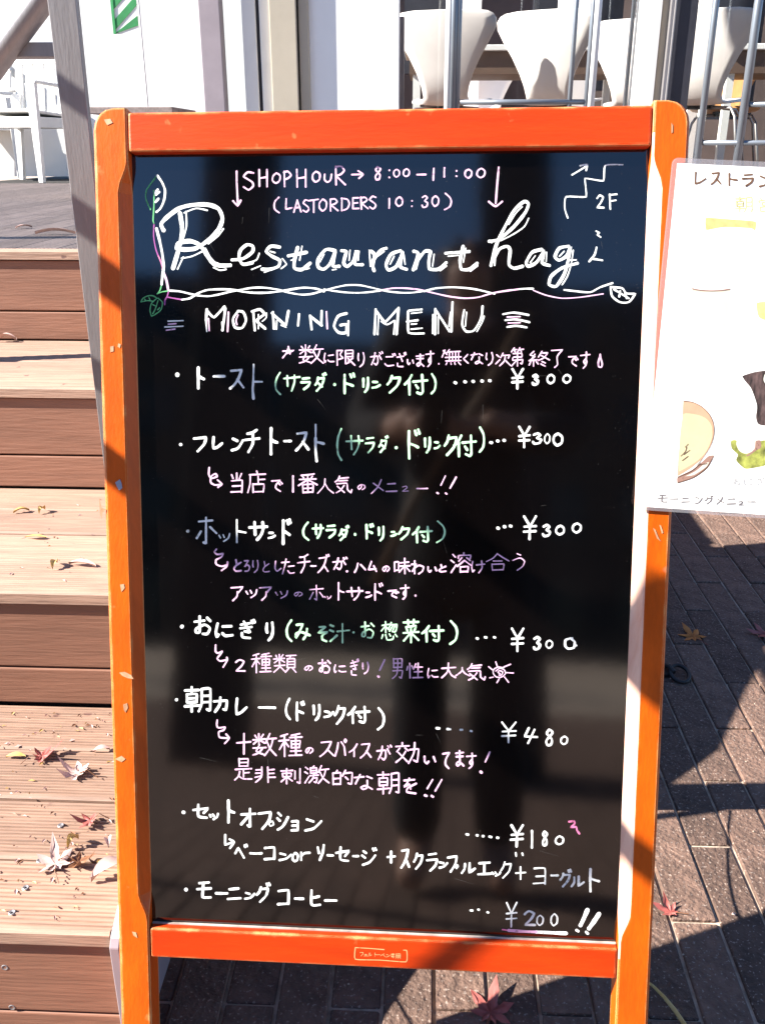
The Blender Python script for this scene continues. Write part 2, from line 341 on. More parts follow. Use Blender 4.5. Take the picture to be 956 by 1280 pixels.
mb = MB(); mb.box((X(700, 6.6), 6.6, DZ), (X(735, 6.6), 6.85, 3.9)); mb.box((X(572, 6.9), 6.9, DZ), (X(600, 6.9), 7.1, 3.9)); mb.box((X(868, 6.6), 6.6, DZ), (X(890, 6.6), 6.8, 3.9)); build('interior_pillar', mb, [CHAIRW], rb)
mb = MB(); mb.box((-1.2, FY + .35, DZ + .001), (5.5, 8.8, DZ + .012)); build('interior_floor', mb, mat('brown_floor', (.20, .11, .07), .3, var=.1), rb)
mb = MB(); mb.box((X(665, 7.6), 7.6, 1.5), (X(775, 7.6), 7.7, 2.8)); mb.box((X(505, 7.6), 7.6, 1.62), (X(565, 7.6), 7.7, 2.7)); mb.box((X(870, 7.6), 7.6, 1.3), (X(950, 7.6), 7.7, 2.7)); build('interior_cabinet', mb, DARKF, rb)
# white wall beyond the open terrace
ww = MB(); ww.box((-6, 8.2, DZ), (-1.25, 8.4, 4.2)); tag(build('white_wall', ww, WALLW), 'plain bright white wall beyond the open terrace at far left', 'wall')
sw = MB(); sw.box((-1.3, 6.9, DZ), (X(249), 6.98, 4.0)); 
tag(build('white_partition', sw, WALLW), 'white partition behind the green striped banner left of the mauve frame', 'wall')

# ------------------------------------------------------------ chairs
def shell(mb, w=.25, t=.011):
    rows = [(-.155, .395, .10), (-.165, .44, .12), (-.185, .50, .118), (-.205, .56, .140), (-.225, .63, .176), (-.243, .69, .214), (-.255, .75, .246), (-.262, .785, .247), (-.265, .806, .232), (-.267, .818, .205), (-.268, .824, .15)]
    seat = [(.22, .445, .12), (.20, .452, .17), (.14, .448, .20), (.05, .438, .205), (-.04, .430, .19), (-.10, .425, .145), (-.135, .43, .118)]
    allr = seat + [(-.158, .455, .110)] + rows[2:]
    n = 8; F_, B_ = [], []
    for (y, z, hw) in allr:
        for j in range(n + 1):
            u = -1 + 2 * j / n; cv = (u * u) * .020 * min(1, hw / .2)
            back = z > .47; p = Vector((u * hw, y + (cv if back else 0), z + (0 if back else cv * .5)))
            F_.append(p); B_.append(p + (Vector((0, -t, -.002)) if back else Vector((0, -.002, -t))))
    m = n + 1; N = len(F_); fs = []
    for i in range(len(allr) - 1):
        for j in range(n):
            a = i * m + j; fs.append((a, a + 1, a + m + 1, a + m)); fs.append((N + a, N + a + m, N + a + m + 1, N + a + 1))
    L = len(allr) - 1
    for j in range(n): fs.append((j, N + j, N + j + 1, j + 1)); a = L * m + j; fs.append((a, a + 1, N + a + 1, N + a))
    for i in range(L): a = i * m; fs.append((a, a + m, N + a + m, N + a)); a += n; fs.append((a, N + a, N + a + m, a + m))
    mb.add(F_ + B_, fs)
def make_shell_chair(m, label):
    c = empty('shell_chair', (0, 0, 0), label, 'chair', 'moulded plywood chairs behind the glass')
    mb = MB(); shell(mb); build('shell', mb, m, c, smooth=True)
    for sx in (-1, 1):
        for sy_ in (-1, 1):
            mb = MB(); mb.tube([(sx * .05, sy_ * .03, .41), (sx * .16, sy_ * .13, .40), (sx * .185, sy_ * .16, .36), (sx * .25, sy_ * .22, 0)], .0075, 8); build('leg', mb, STEEL, c, smooth=True)
    mb = MB(); mb.tube([(0, 0, .40), (0, 0, .425)], .07, 14); build('hub', mb, BLACKM, c); return c
c0 = make_shell_chair(CHAIRW, 'white moulded chair behind the glass, first right of the blank white panel')
CY = 5.12
c0.location = (X(564, CY), CY, DZ + .012); c0.rotation_euler = (0, 0, R(-10))
copy_thing(c0, (X(700, CY), CY, DZ + .012), R(-24), 'white moulded chair behind the glass, directly above the centre right of the board')
copy_thing(c0, (X(884, CY), CY, DZ + .012), R(-22), 'white moulded chair right of the dark mullion, above the poster')
copy_thing(c0, (X(806, 5.45), 5.45, DZ + .012), R(-25), 'white moulded chair half hidden behind the white window frame')
copy_thing(c0, (X(610, 6.75), 6.75, DZ + .012), R(180), 'white moulded chair facing us across the table, seen between the two front chairs')
c1 = make_shell_chair(CHAIRO, 'warm wood moulded chair beyond the white chair above the poster')
c1.location = (X(915, 6.3), 6.3, DZ + .012); c1.rotation_euler = (0, 0, R(165))
def table(name, x0, x1, y0, y1, label):
    t = empty(name, ((x0 + x1) / 2, (y0 + y1) / 2, DZ + .012), label, 'table', 'white tables behind the glass')
    z = DZ + .012
    mb = MB(); mb.box((x0, y0, z + .715), (x1, y1, z + .745)); build('table_top', mb, TABLE, t, bevel=.004)
    mb = MB(); mb.box((x0 + .03, y0 + .03, z + .60), (x1 - .03, y1 - .03, z + .713)); build('apron', mb, APRON, t)
    for a in (x0 + .05, x1 - .09):
        for b in (y0 + .05, y1 - .09):
            mb = MB(); mb.box((a, b, z), (a + .04, b + .04, z + .60)); build('leg', mb, WHITEM, t)
table('dining_table', X(505, 5.6), X(800, 5.6), 5.6, 6.2, 'long white dining table behind the two front chairs')
table('dining_table', X(905, 5.6), X(1120, 5.6), 5.6, 6.2, 'white dining table at the right edge beyond the window bars')
# white terrace armchairs at far left
def make_armchair():
    c = empty('terrace_armchair', (0, 0, 0), '', 'chair', 'white armchairs on the terrace')
    mb = MB(); mb.prism([(-.25, -.24, .43), (.25, -.24, .43), (.23, .24, .46), (-.23, .24, .46)], (0, 0, .022)); build('seat', mb, WHITEM, c, bevel=.008)
    mb = MB(); mb.prism([(-.25, -.25, .36), (.25, -.25, .36), (.25, -.25, .43), (-.25, -.25, .43)], (0, .48, 0)); build('seat_apron', mb, WHITEM, c, bevel=.004)
    for sx in (-1, 1):
        mb = MB(); mb.prism([(sx * .25, -.27, .64), (sx * .25, .22, .66), (sx * .25, .24, .64), (sx * .25, -.27, .615)], (sx * .045, 0, 0)); build('armrest', mb, WHITEM, c, bevel=.004)
        for sy_ in (-1, 1):
            w0 = .055; mb = MB(); x = sx * .235; y = sy_ * .22
            mb.prism([(x - w0, y - .02, .64 if sy_ > 0 else .60), (x + w0 * .4, y - .02, .64 if sy_ > 0 else .60), (x + sx * .04 + .016, y + sy_ * .03, 0), (x + sx * .04 - .020, y + sy_ * .03, 0)], (0, .035, 0)); build('leg', mb, WHITEM, c, bevel=.003)
    for i in range(5):
        x = -.2 + i * .092; mb = MB(); mb.prism([(x, -.22, .44), (x + .07, -.22, .44), (x + .064, -.29, .83), (x + .006, -.29, .83)], (0, .014, 0)); build('back_slat', mb, WHITEM, c, bevel=.003)
    mb = MB(); mb.prism([(-.21, -.285, .80), (.24, -.285, .80), (.23, -.295, .86), (-.20, -.295, .86)], (0, .02, 0)); build('back_rail', mb, WHITEM, c, bevel=.004); return c
a0 = make_armchair(); a0['label'] = 'white terrace armchair with legs showing left of the steel post'
p = atz(42, 226, DZ); a0.location = (p.x, p.y, DZ); a0.rotation_euler = (0, 0, R(165))
p = atz(-12, 222, DZ); copy_thing(a0, (p.x - .1, p.y + .2, DZ), R(115), 'white terrace armchair cut off by the left edge of the picture')
p = atz(20, 214, DZ); copy_thing(a0, (p.x, p.y + .9, DZ), R(200), 'white terrace armchair farther back, seen above the nearest one')
p = atz(-20, 214, DZ); copy_thing(a0, (p.x - .4, p.y + 1.6, DZ), R(80), 'farthest white terrace armchair, near the pale wall at the left edge')
tt = empty('terrace_bench', (atz(150, 190, DZ).x, 4.7, DZ), 'low grey brown bench behind the steel post and the board corner', 'bench')
x0, x1 = atY(107, 130, 4.6).x, atY(215, 130, 4.6).x; zt = atY(130, 133, 4.6).z
mb = MB()
for i in range(4):
    mb = MB(); mb.box((x0, 4.6 + i * .12, zt - .03), (x1, 4.6 + i * .12 + .112, zt)); build('slat', mb, DECKM, tt, bevel=.003)
for xx in (x0 + .06, x1 - .1):
    mb = MB(); mb.box((xx, 4.62, DZ), (xx + .04, 5.06, zt - .031)); build('leg', mb, STEEL, tt, bevel=.002)
# diagonal tube and bracket top left
dg = empty('diagonal_brace', (atY(-60, 145, 2.5).x, 2.5, DZ), 'thick grey steel tube slanting up behind the post, top left', 'brace')
mb = MB(); a, b = atY(64, -18, 2.5), atY(-14, 88, 2.5); d = (a - b); mb.tube([b - d * 5, a + d * 6], .033, 16); build('tube', mb, STEEL, dg, smooth=True)
mb = MB(); a = atY(10, 72, 2.52); b = atY(62, 53, 2.52); mb.box((a.x, 2.50, a.z), (b.x + .02, 2.56, b.z)); build('bracket', mb, STEEL, dg, bevel=.002)
# green striped banner
bn = empty('striped_banner', (atY(152, 90, 6.0).x, 6.0, DZ), 'narrow green and white diagonally striped banner at the top left', 'banner')
q = atY(143, 42, 6.0); q2 = atY(165, -60, 6.0)
mb = MB(); mb.box((q.x, 6.0, q.z), (q2.x, 6.012, q2.z)); build('cloth', mb, PAPER, bn)
mb = MB(); W_ = q2.x - q.x; zz = q.z - .30
while zz < q2.z:
    def cl(z): return min(max(z, q.z), q2.z)
    P_ = [(q.x, 5.997, cl(zz)), (q2.x, 5.997, cl(zz + W_ * .9)), (q2.x, 5.997, cl(zz + W_ * .9 + .052)), (q.x, 5.997, cl(zz + .052))]
    if P_[1][2] < P_[2][2] or P_[0][2] < P_[3][2]: mb.prism(P_, (0, .002, 0))
    zz += .105
build('stripe', mb, GREEN, bn)
mb = MB(); mb.box((q.x - .004, 5.994, q.z), (q.x + .012, 5.999, q2.z)); build('hem', mb, GREEN, bn)
mb = MB(); a = atY(168, 95, 6.0); mb.tube([(q2.x + .012, 6.0, DZ + .02), (q2.x + .012, 6.0, q2.z + .3)], .007, 8); build('pole', mb, WHITEM, bn)
mb = MB(); mb.tube([(q2.x + .012, 6.0, DZ), (q2.x + .012, 6.0, DZ + .02)], .14, 16); build('base', mb, BLACKM, bn)
# ------------------------------------------------------------ railing of thin bars on the right edge of the terrace
RY = 3.35
tr = empty('terrace_railing', (X(745, RY), RY, DZ), 'grey railing of thin upright bars along the terrace edge right of the board', 'railing')
for px, r in ((562, .012), (568, .014), (574, .010), (720, .008), (742, .010), (747, .014), (894, .011), (947, .014), (1010, .011), (1070, .014), (1130, .011)):
    mb = MB(); x = X(px, RY, 10); mb.tube([(x, RY, DZ - .01), (x, RY, 2.1)], r, 10); build('upright_bar', mb, RAILM if px not in (562, 747) else WHITEM, tr, smooth=True)
for px0, px1, py in ((575, 742, 127), (878, 1130, 178), (935, 1130, 130)):
    mb = MB(); a, b = atY(px0, py, RY), atY(px1, py, RY); z = atY((px0 + min(px1, 956)) / 2, py, RY).z; mb.tube([(a.x, RY, z), (b.x, RY, z)], .0085, 10); build('cross_bar', mb, RAILM, tr, smooth=True)
mb = MB(); mb.tube([(X(562, RY, 10), RY, 2.1), (X(1130, RY, 10), RY, 2.1)], .02, 12); build('top_rail', mb, RAILM, tr, smooth=True)
# ------------------------------------------------------------ the A-frame menu board
BO = Vector((-.03942, .98870, 1.13537)); BU = Vector((.99967779, -.02309925, .01052347)); BV = Vector((.00428241, -.25515982, -.96688941)); BN = Vector((-.02501958, -.96662293, .25497869))
def BP(u, v, n=0): return BO + BU * u + BV * v + BN * n
def onboard(px, py, n=0):
    r = ray(px, py); o = BP(0, 0, n); t = (o - CAM).dot(BN) / r.dot(BN); return CAM + r * t
board = empty('menu_board', (BP(0, 1.174).x, BP(0, 1.174).y, 0), 'orange wooden A-frame menu board with black writing panel standing on the pavers', 'menu board')
VB, VC, HW, SW_, DP = .8887, .9249, .3, .0362, .030
def loft(sections, m, name, par, smooth=False, bev=0, fm=None):
    mb = MB(); k = len(sections[0])
    vs = [p for s in sections for p in s]
    fs = [(i * k + j, i * k + (j + 1) % k, (i + 1) * k + (j + 1) % k, (i + 1) * k + j) for i in range(len(sections) - 1) for j in range(k)]
    fs += [list(range(k))[::-1], [(len(sections) - 1) * k + j for j in range(k)]]
    mb.add(vs, fs)
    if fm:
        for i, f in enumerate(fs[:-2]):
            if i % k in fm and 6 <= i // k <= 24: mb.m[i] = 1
    return build(name, mb, m, par, bevel=bev, seg=1, smooth=smooth)
sst = lambda a, b, x: (lambda t: t * t * (3 - 2 * t))(min(1, max(0, (x - a) / (b - a))))
def stile(sg, nm):
    vs = [-.005, -.0035, 0, .004, .009, .016, .025, .046, .050, .055, .061, .068, .078, .10, .2, .35, .5, .65, .80, .835, .85, .858, .865, .872, .880, .9, 1.0, 1.1, 1.1745]
    secs = []; rr = .022; e = .0016
    for v in vs:
        w_ = sst(.046, .078, v) * (1 - sst(.845, .880, v)); c = .0005 + .0095 * w_; d = .0005 + .0118 * w_
        dv = max(0, -.005 + rr - v); uo = HW - (rr - math.sqrt(max(0, rr * rr - dv * dv))) * .9
        ui = HW - SW_
        pts = [(uo, -.004), (uo - .0012, -.0014), (uo - e * 2.2, 0), (ui + c + e, 0), (ui + c, -.0008), (ui, -d - .0006), (ui, -DP), (uo, -DP)]
        secs.append([BP(sg * a, v, b) for a, b in pts])
    return loft(secs, [ORANGE, CHAMFER_SHEEN], nm, board, fm=(3, 4) if sg > 0 else None)
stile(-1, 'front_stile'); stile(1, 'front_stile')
def rail(v0, v1, n0, n1, nm, m=ORANGE_R, hw=HW - SW_ - .0006, bev=.0028):
    mb = MB(); c = [BP(a, b, n_) for n_ in (n1, n0) for b in (v1, v0) for a in (-hw, hw)]
    mb.add(c, [(0, 1, 3, 2), (4, 6, 7, 5), (0, 4, 5, 1), (2, 3, 7, 6), (0, 2, 6, 4), (1, 5, 7, 3)]); return build(nm, mb, m, board, bevel=bev, seg=3)
rail(-.001, .0377, -.0005, -.029, 'top_rail'); brail = rail(VB, VC, -.0012, -.029, 'bottom_rail')
PN = -.0130
panel = rail(.030, VB + .005, PN, PN - .004, 'writing_panel', BOARD, HW - SW_ + .0004, .0003)
# thin worn bead where panel meets the bottom rail
mb = MB(); c = [BP(a, b, n_) for n_ in (PN + .0005, PN + .0032) for b in (VB - .0015, VB - .0002) for a in (-HW + SW_ + .001, HW - SW_ - .001)]
mb.add(c, [(0, 1, 3, 2), (4, 6, 7, 5), (0, 4, 5, 1), (2, 3, 7, 6), (0, 2, 6, 4), (1, 5, 7, 3)]); build('panel_bead', mb, mat('worn_pale_edge', (.55, .46, .40), .6, var=.3, scale=40), board)
# rear half of the A-frame
TB = BP(0, .01, -.036); FB = Vector((BP(0, 1.174).x, 1.315, 0)); RVd = FB - TB; RL = RVd.length; RV = RVd.normalized(); RN = BU.cross(RV).normalized()
if RN.y < 0: RN = -RN
def RP(u, v, n=0): return TB + BU * u + RV * v + RN * n
def rbox(u0, u1, v0, v1, n0, n1, nm, m, bev=.003):
    mb = MB(); c = [RP(a, b, n_) for n_ in (n0, n1) for b in (v0, v1) for a in (u0, u1)]
    mb.add(c, [(0, 1, 3, 2), (4, 6, 7, 5), (0, 4, 5, 1), (2, 3, 7, 6), (0, 2, 6, 4), (1, 5, 7, 3)]); return build(nm, mb, m, board, bevel=bev, seg=2)
for s in (-1, 1): rbox(s * HW - (SW_ if s > 0 else 0), s * HW + (0 if s > 0 else SW_), .012, RL - .004, .003, .030, 'rear_stile', ORANGE)
rbox(-HW + SW_ + .0005, HW - SW_ - .0005, .014, .050, .004, .028, 'rear_rail', ORANGE_R); rbox(-HW + SW_ + .0005, HW - SW_ - .0005, .86, .897, .004, .028, 'rear_rail', ORANGE_R)
rbox(-HW + SW_ - .001, HW - SW_ + .001, .045, .865, .010, .014, 'rear_panel', BOARD, 0)
for s in (-1, 1):
    mb = MB(); mb.tube([BP(s * .2 - .03, .006, -.033), BP(s * .2 + .03, .006, -.033)], .0045, 10); mb.add([BP(s * .2 + a, b, -.0302) for a, b in ((-.03, .004), (.03, .004), (.03, .03), (-.03, .03))], [(0, 1, 2, 3)]); build('hinge', mb, STEEL, board)
    pts = []; A = BP(s * (HW - .017), .93, -.031); B = RP(s * (HW - .017), .93, 0)
    for i in range(15): t = i / 14; pts.append(A.lerp(B, t) + Vector((0, 0, -.05 * math.sin(math.pi * t))))
    mb = MB(); mb.tube(pts, .0018, 6); build('stay_cord', mb, BLACKM, board, smooth=True)

# ------------------------------------------------------------ handwriting
GL = {
'ト': "5,0 4,50 5,100/5,42 50,50 100,55", 'ー': "0,50 50,52 100,45", 'ス': "10,6 85,0 62,48 30,80 0,100/55,52 100,95", 'サ': "0,30 100,25/28,0 30,40 32,72/75,0 78,40 65,75 45,100",
'ラ': "15,5 85,0/0,38 95,33 78,68 30,100", 'ダ': "30,12 20,38 0,60/27,20 88,15 70,58 15,100/32,48 68,72/78,-12 86,-2/98,-18 106,-8", '.': "50,50 53,52",
'ド': "5,0 4,50 6,100/5,45 45,52 80,60/55,0 66,14/82,-5 92,9", 'リ': "5,5 8,35 10,60/90,0 92,40 75,78 35,100", 'ン': "8,10 50,28/0,100 55,82 100,25", 'N': "8,12 64,16/0,100 60,88 102,60", 'ニ': "15,15 85,10/0,92 100,88",
'ク': "35,0 22,30 0,52/30,15 100,10 80,58 20,100", '付': "32,0 18,28 0,48/20,32 22,100/38,34 100,28/78,0 80,85 72,98 55,90/50,52 60,68", '(': "80,0 25,25 5,52 20,80 85,100", ')': "15,0 80,25 98,52 75,82 5,100",
'フ': "0,10 98,3 85,50 30,100", 'レ': "8,0 3,55 5,98 50,85 100,55", 'チ': "82,0 50,12 18,16/0,45 100,38/55,12 56,60 25,100", 'で': "0,10 85,4 45,40 42,72 85,98/72,30 82,42/92,22 102,34",
'1': "55,0 48,50 45,100", '人': "46,0 40,48 0,100/46,28 66,70 100,100", '気': "28,0 20,20 2,34/22,14 85,8/22,28 78,24/10,46 76,42 80,78 102,98 106,80/58,55 35,82 8,98/15,60 60,96",
'の': "55,12 48,58 22,95 4,66 20,25 60,3 94,22 98,62 65,100", 'メ': "82,0 55,50 0,100/18,25 96,78", 'ュ': "10,20 70,8 80,38 10,92 100,88", '!': "100,0 70,35 45,72/12,96 16,98",
'ホ': "0,28 100,22/50,0 52,98 36,88/25,48 0,90/74,46 100,76", 'ッ': "0,20 14,55/40,12 52,46/100,0 88,58 45,100", 'ズ': "10,8 82,2 60,48 30,80 0,100/55,52 96,92/82,-12 90,-2/100,-16 108,-6",
'が': "0,35 40,30 62,32 62,78 48,100 32,88/38,0 30,50 8,98/75,20 95,55/80,-2 88,10/98,-8 106,4", 'ハ': "30,10 18,60 0,100/55,20 98,75", 'ム': "42,0 5,82 92,72/70,42 100,100",
'味': "5,25 6,85/5,25 30,22 30,80/6,82 30,78/42,28 94,24/36,52 102,48/70,0 71,100/66,54 35,90/75,54 102,86", 'わ': "25,0 25,100/0,28 40,24 5,80/20,62 60,34 96,48 88,82 60,100",
'い': "5,10 8,70 25,96 40,72/85,15 100,70", 'と': "28,0 38,45/92,22 30,50 4,80 30,100 95,94", '溶': "8,8 20,22/0,38 15,50/0,100 25,62/62,0 62,12/36,28 38,14 96,12 92,30/52,24 38,42/76,24 92,38/65,38 30,68/65,38 102,66/45,70 46,98/45,71 84,69 82,97/46,96 82,94",
'け': "5,5 0,55 8,95 18,78/38,34 102,28/78,0 80,58 55,100", '合': "50,0 30,28 0,48/50,0 75,25 102,44/32,45 70,43/25,62 28,100/26,64 80,61 76,98/28,98 76,95", 'う': "38,0 66,10/5,40 60,26 96,45 82,76 40,100",
'ろ': "15,8 78,4 10,60 60,40 96,64 72,96 22,100", 'し': "15,0 8,70 35,100 92,72", 'た': "0,25 60,20/36,0 25,50 5,100/55,50 102,46/50,80 66,96 102,92", 'ア': "0,12 96,6 60,45/52,40 48,72 15,100",
'す': "0,22 102,17/62,0 62,60 46,74 34,58 56,42 66,62 55,86 28,100", 'お': "0,28 60,22/30,0 31,85 8,86 12,66 60,44 92,64 78,94 50,94/76,8 96,26", 'に': "10,0 0,60 8,100 16,84/45,22 96,18/42,74 60,92 102,88",
'ぎ': "10,18 72,10/5,40 82,32/30,0 74,64 35,58/15,70 20,95 72,100/84,-5 91,8/98,-10 105,3", 'り': "8,5 4,38 12,56/78,0 90,38 72,78 32,100", 'み': "10,8 52,4 30,52 5,92 5,66 38,54 98,76/80,34 75,72 55,100",
'そ': "20,5 76,2 10,42 96,36 45,60 45,86 82,100", '汁': "8,8 24,22/0,38 18,50/0,98 28,64/36,42 102,38/68,0 68,100", '惣': "5,20 45,15/26,0 26,60/23,26 0,50/28,28 45,42/60,5 46,36/56,18 96,15 88,52 76,55/72,20 50,52/86,20 68,55/8,72 2,92/26,70 36,98 70,94 74,80/50,66 56,78/86,68 98,82",
'菜': "4,12 96,9/32,0 34,24/68,0 66,24/80,26 20,33/22,38 28,48/50,36 50,46/80,34 70,48/4,58 98,54/50,48 51,100/46,60 6,93/54,60 98,90", '種': "38,3 8,12/0,32 44,27/24,10 25,100/22,36 2,70/27,38 42,56/92,0 54,8/48,18 102,15/55,32 56,62/55,33 94,31 91,62/56,47 92,46/56,62 91,61/52,78 98,76/74,6 75,95/44,97 102,94",
'類': "10,5 15,17/42,2 35,15/0,25 50,22/26,0 26,46/24,27 4,46/28,27 50,42/3,63 52,60/28,48 25,70 0,98/30,68 50,92/58,8 102,5/78,8 72,22/62,24 62,73/62,25 96,24 96,73/62,40 95,39/62,56 95,55/62,72 96,71/70,76 54,99/86,76 102,97",
'男': "15,0 16,45/15,2 86,0 85,44/15,23 85,22/50,2 50,44/16,45 85,43/8,62 90,60 82,98 65,92/50,48 40,80 5,100", '性': "18,0 19,100/5,22 0,46/30,18 37,35/58,5 42,42/48,28 100,25/72,0 72,95/48,58 96,56/38,97 102,95",
'大': "0,35 102,29/50,0 42,60 0,100/50,45 70,80 102,98", '朝': "0,14 54,11/26,0 26,28/8,30 9,62/8,30 46,28 45,61/9,46 45,45/9,62 45,60/0,79 56,75/26,62 27,100/65,8 65,68 54,98/65,8 98,6 98,96 86,90/65,36 98,35/65,62 98,60",
'カ': "0,28 96,23 87,90 70,84/46,0 42,52 8,100", '十': "0,45 102,41/50,0 51,100", '数': "8,8 15,19/44,4 37,17/0,28 54,25/26,0 26,50/24,28 2,47/28,28 50,42/0,66 56,63/28,50 15,82 46,95/42,66 25,88 0,98/73,0 56,42/66,24 102,21/88,24 78,62 50,100/62,36 76,70 102,100",
'パ': "28,20 18,62 0,100/55,15 80,42 92,95/92,-3 82,6 92,16 102,6 92,-3", 'イ': "96,0 55,38 0,66/58,36 59,100", '効': "28,0 28,14/0,18 58,15/16,26 4,44/40,24 54,38/42,42 25,72 0,96/12,48 50,92/62,34 100,31 94,94 78,85/83,0 79,50 56,100",
'て': "0,12 102,4 48,42 42,76 88,100", 'ま': "8,15 94,11/12,38 90,35/52,0 53,84 26,97 14,82 46,68 98,96", '是': "25,0 26,35/25,2 79,0 78,34/26,18 78,17/26,35 78,34/2,50 100,46/52,50 52,86/52,67 86,65/28,60 20,82 0,100/22,80 50,95 102,95",
'非': "35,0 32,65 4,100/5,20 34,17/3,41 34,38/0,67 33,58/65,0 66,100/66,18 98,15/66,42 97,40/66,68 102,66", '刺': "0,15 62,11/30,0 30,100/8,31 9,52/8,31 53,29 52,51/9,52 52,51/28,56 0,86/32,55 58,80/73,15 73,66/99,0 99,96 84,88",
'激': "3,8 13,20/0,35 10,45/0,98 16,64/38,0 32,10/24,12 24,42/24,13 50,12 50,42/24,28 50,27/24,42 50,41/20,56 57,53/38,45 38,55/36,56 32,76 18,98/32,71 53,69 48,97 40,92/71,0 58,37/66,22 102,19/88,22 80,62 57,100/64,36 77,70 102,98",
'的': "26,0 18,18/5,20 6,95/5,20 43,18 42,94/6,56 42,55/6,94 42,92/66,0 52,37/60,20 99,17 96,94 80,88/66,45 79,62", 'な': "0,20 52,14/30,0 4,62/68,10 96,25/70,38 68,86 45,98 34,86 60,75 98,97", 'を': "10,15 82,9/45,0 30,32 8,56 50,38 56,70/96,35 36,64 30,90 92,100",
'セ': "0,38 102,24 72,60/35,0 35,84 92,95", 'オ': "0,30 102,26/62,0 64,98 46,88/58,32 0,82", 'プ': "0,15 86,10 68,58 25,100/96,-8 87,0 92,12 103,8 96,-8", 'シ': "10,5 32,18/0,36 22,50/5,100 55,80 102,28", 'ョ': "10,5 90,3 90,98/15,50 88,48/5,100 90,97",
'ベ': "0,60 35,5 102,100/108,-14 114,0/128,-20 136,-6", 'コ': "5,8 95,5 96,95/0,97 97,93", 'o': "55,0 10,25 5,75 45,100 92,78 95,25 55,0", 'r': "10,0 12,100/10,55 45,10 102,5", 'ソ': "5,15 22,52/98,0 82,50 35,100", 'ジ': "8,5 30,18/0,36 22,50/5,100 55,80 98,34/80,-12 87,0/97,-16 104,-4",
'+': "0,50 102,45/50,0 50,100", 'ブ': "0,12 92,4 80,50 28,100/88,70 92,78/100,60 105,68", 'ル': "25,8 22,60 0,100/60,0 60,95 102,58", 'エ': "10,8 92,5/50,8 50,92/0,97 102,92", 'グ': "32,10 22,35 0,55/30,20 92,18 75,60 25,100/78,-12 86,0/98,-16 106,-4",
'モ': "15,8 86,4/0,45 102,40/45,6 40,92 98,94", 'ヒ': "10,0 8,85 30,98 96,92/12,50 86,38", '\\': "8,0 50,42/96,0 50,46/10,46 96,42/6,68 94,65/50,44 49,100", '限': "5,5 6,100/5,5 36,3 22,30 38,52 12,62/52,5 52,92 72,80/52,5 93,3 91,43/52,24 91,23/52,44 92,43/92,54 68,74/64,54 102,99",
'無': "25,0 4,26/18,14 96,11/0,50 102,47/25,14 26,75/45,14 46,75/65,14 66,74/85,14 85,74/3,74 99,70/10,86 4,98/35,86 37,97/60,85 63,97/84,84 98,98", 'く': "82,0 40,28 8,50 50,78 86,100", '次': "5,15 22,30/0,86 28,54/50,0 34,37/45,20 99,17 88,40/66,30 60,62 28,100/65,55 102,98",
'第': "25,0 4,22/18,10 46,9/28,12 34,22/70,0 54,20/65,10 99,8/76,12 81,22/15,32 83,30 83,49 20,51 14,69 92,65 86,89 74,85/50,25 50,100/48,66 4,99", '終': "25,0 4,24 30,36 4,62/30,20 12,55/0,64 44,56/22,60 22,100/8,72 0,92/36,68 46,86/66,0 48,37/60,12 94,9 76,42 46,62/58,25 102,58/65,68 81,79/60,86 82,100",
'了': "5,8 92,4 50,40 52,84 28,99", 'ご': "15,20 82,17/5,80 30,98 92,92/80,-5 88,8/98,-8 106,4", 'ざ': "5,25 76,18/30,0 66,56/10,72 14,96 72,99/84,-5 91,8/98,-10 105,3", '当': "50,0 50,32/14,8 25,28/86,4 72,28/12,40 89,38 88,100/18,67 87,65/8,96 88,94", '店': "50,0 52,12/10,18 99,14/14,18 12,60 0,100/58,25 58,58/58,40 93,38/28,60 29,99/28,62 89,60 86,97/29,97 86,95",
'番': "86,0 50,6 15,9/20,12 28,22/50,8 50,50/78,12 70,22/4,30 97,27/48,32 0,62/52,32 102,59/22,58 25,100/22,58 80,56 78,98/25,78 78,76/25,98 78,96/50,58 51,97",
'S': "90,5 40,0 5,25 80,56 90,80 50,100 5,85", 'H': "5,0 10,100/10,52 92,45/95,0 96,100", 'O': "50,0 8,30 5,75 45,100 90,75 96,25 50,0", 'P': "5,0 10,100/0,8 55,0 95,24 60,45 12,55", 'U': "5,0 5,70 40,100 85,72 95,0", 'R': "5,0 10,100/5,4 60,0 92,22 60,42 12,52 102,98", 'L': "8,0 4,96 102,84", 'A': "45,0 0,100/45,0 102,97/18,66 82,60",
'T': "0,10 102,0/50,5 52,100", 'D': "6,0 6,100/0,3 72,10 98,46 70,86 5,100", 'E': "8,2 8,98/8,98 102,94/8,3 98,0/10,50 82,46", 'F': "8,0 12,100/5,4 100,0/10,45 85,40",
'0': "55,0 12,25 5,70 42,100 88,78 96,28 55,0", '3': "10,14 55,0 88,18 45,45 92,62 74,92 20,100 0,84", '4': "35,0 0,56 102,60/82,10 28,100", '8': "78,10 42,0 22,24 74,60 66,95 26,98 16,70 76,26 78,10", '2': "0,22 40,0 92,16 62,55 4,96 102,97", ':': "50,8 53,10/46,90 49,92", '-': "0,50 100,45", '>': "0,52 102,48/58,5 102,48 64,95",
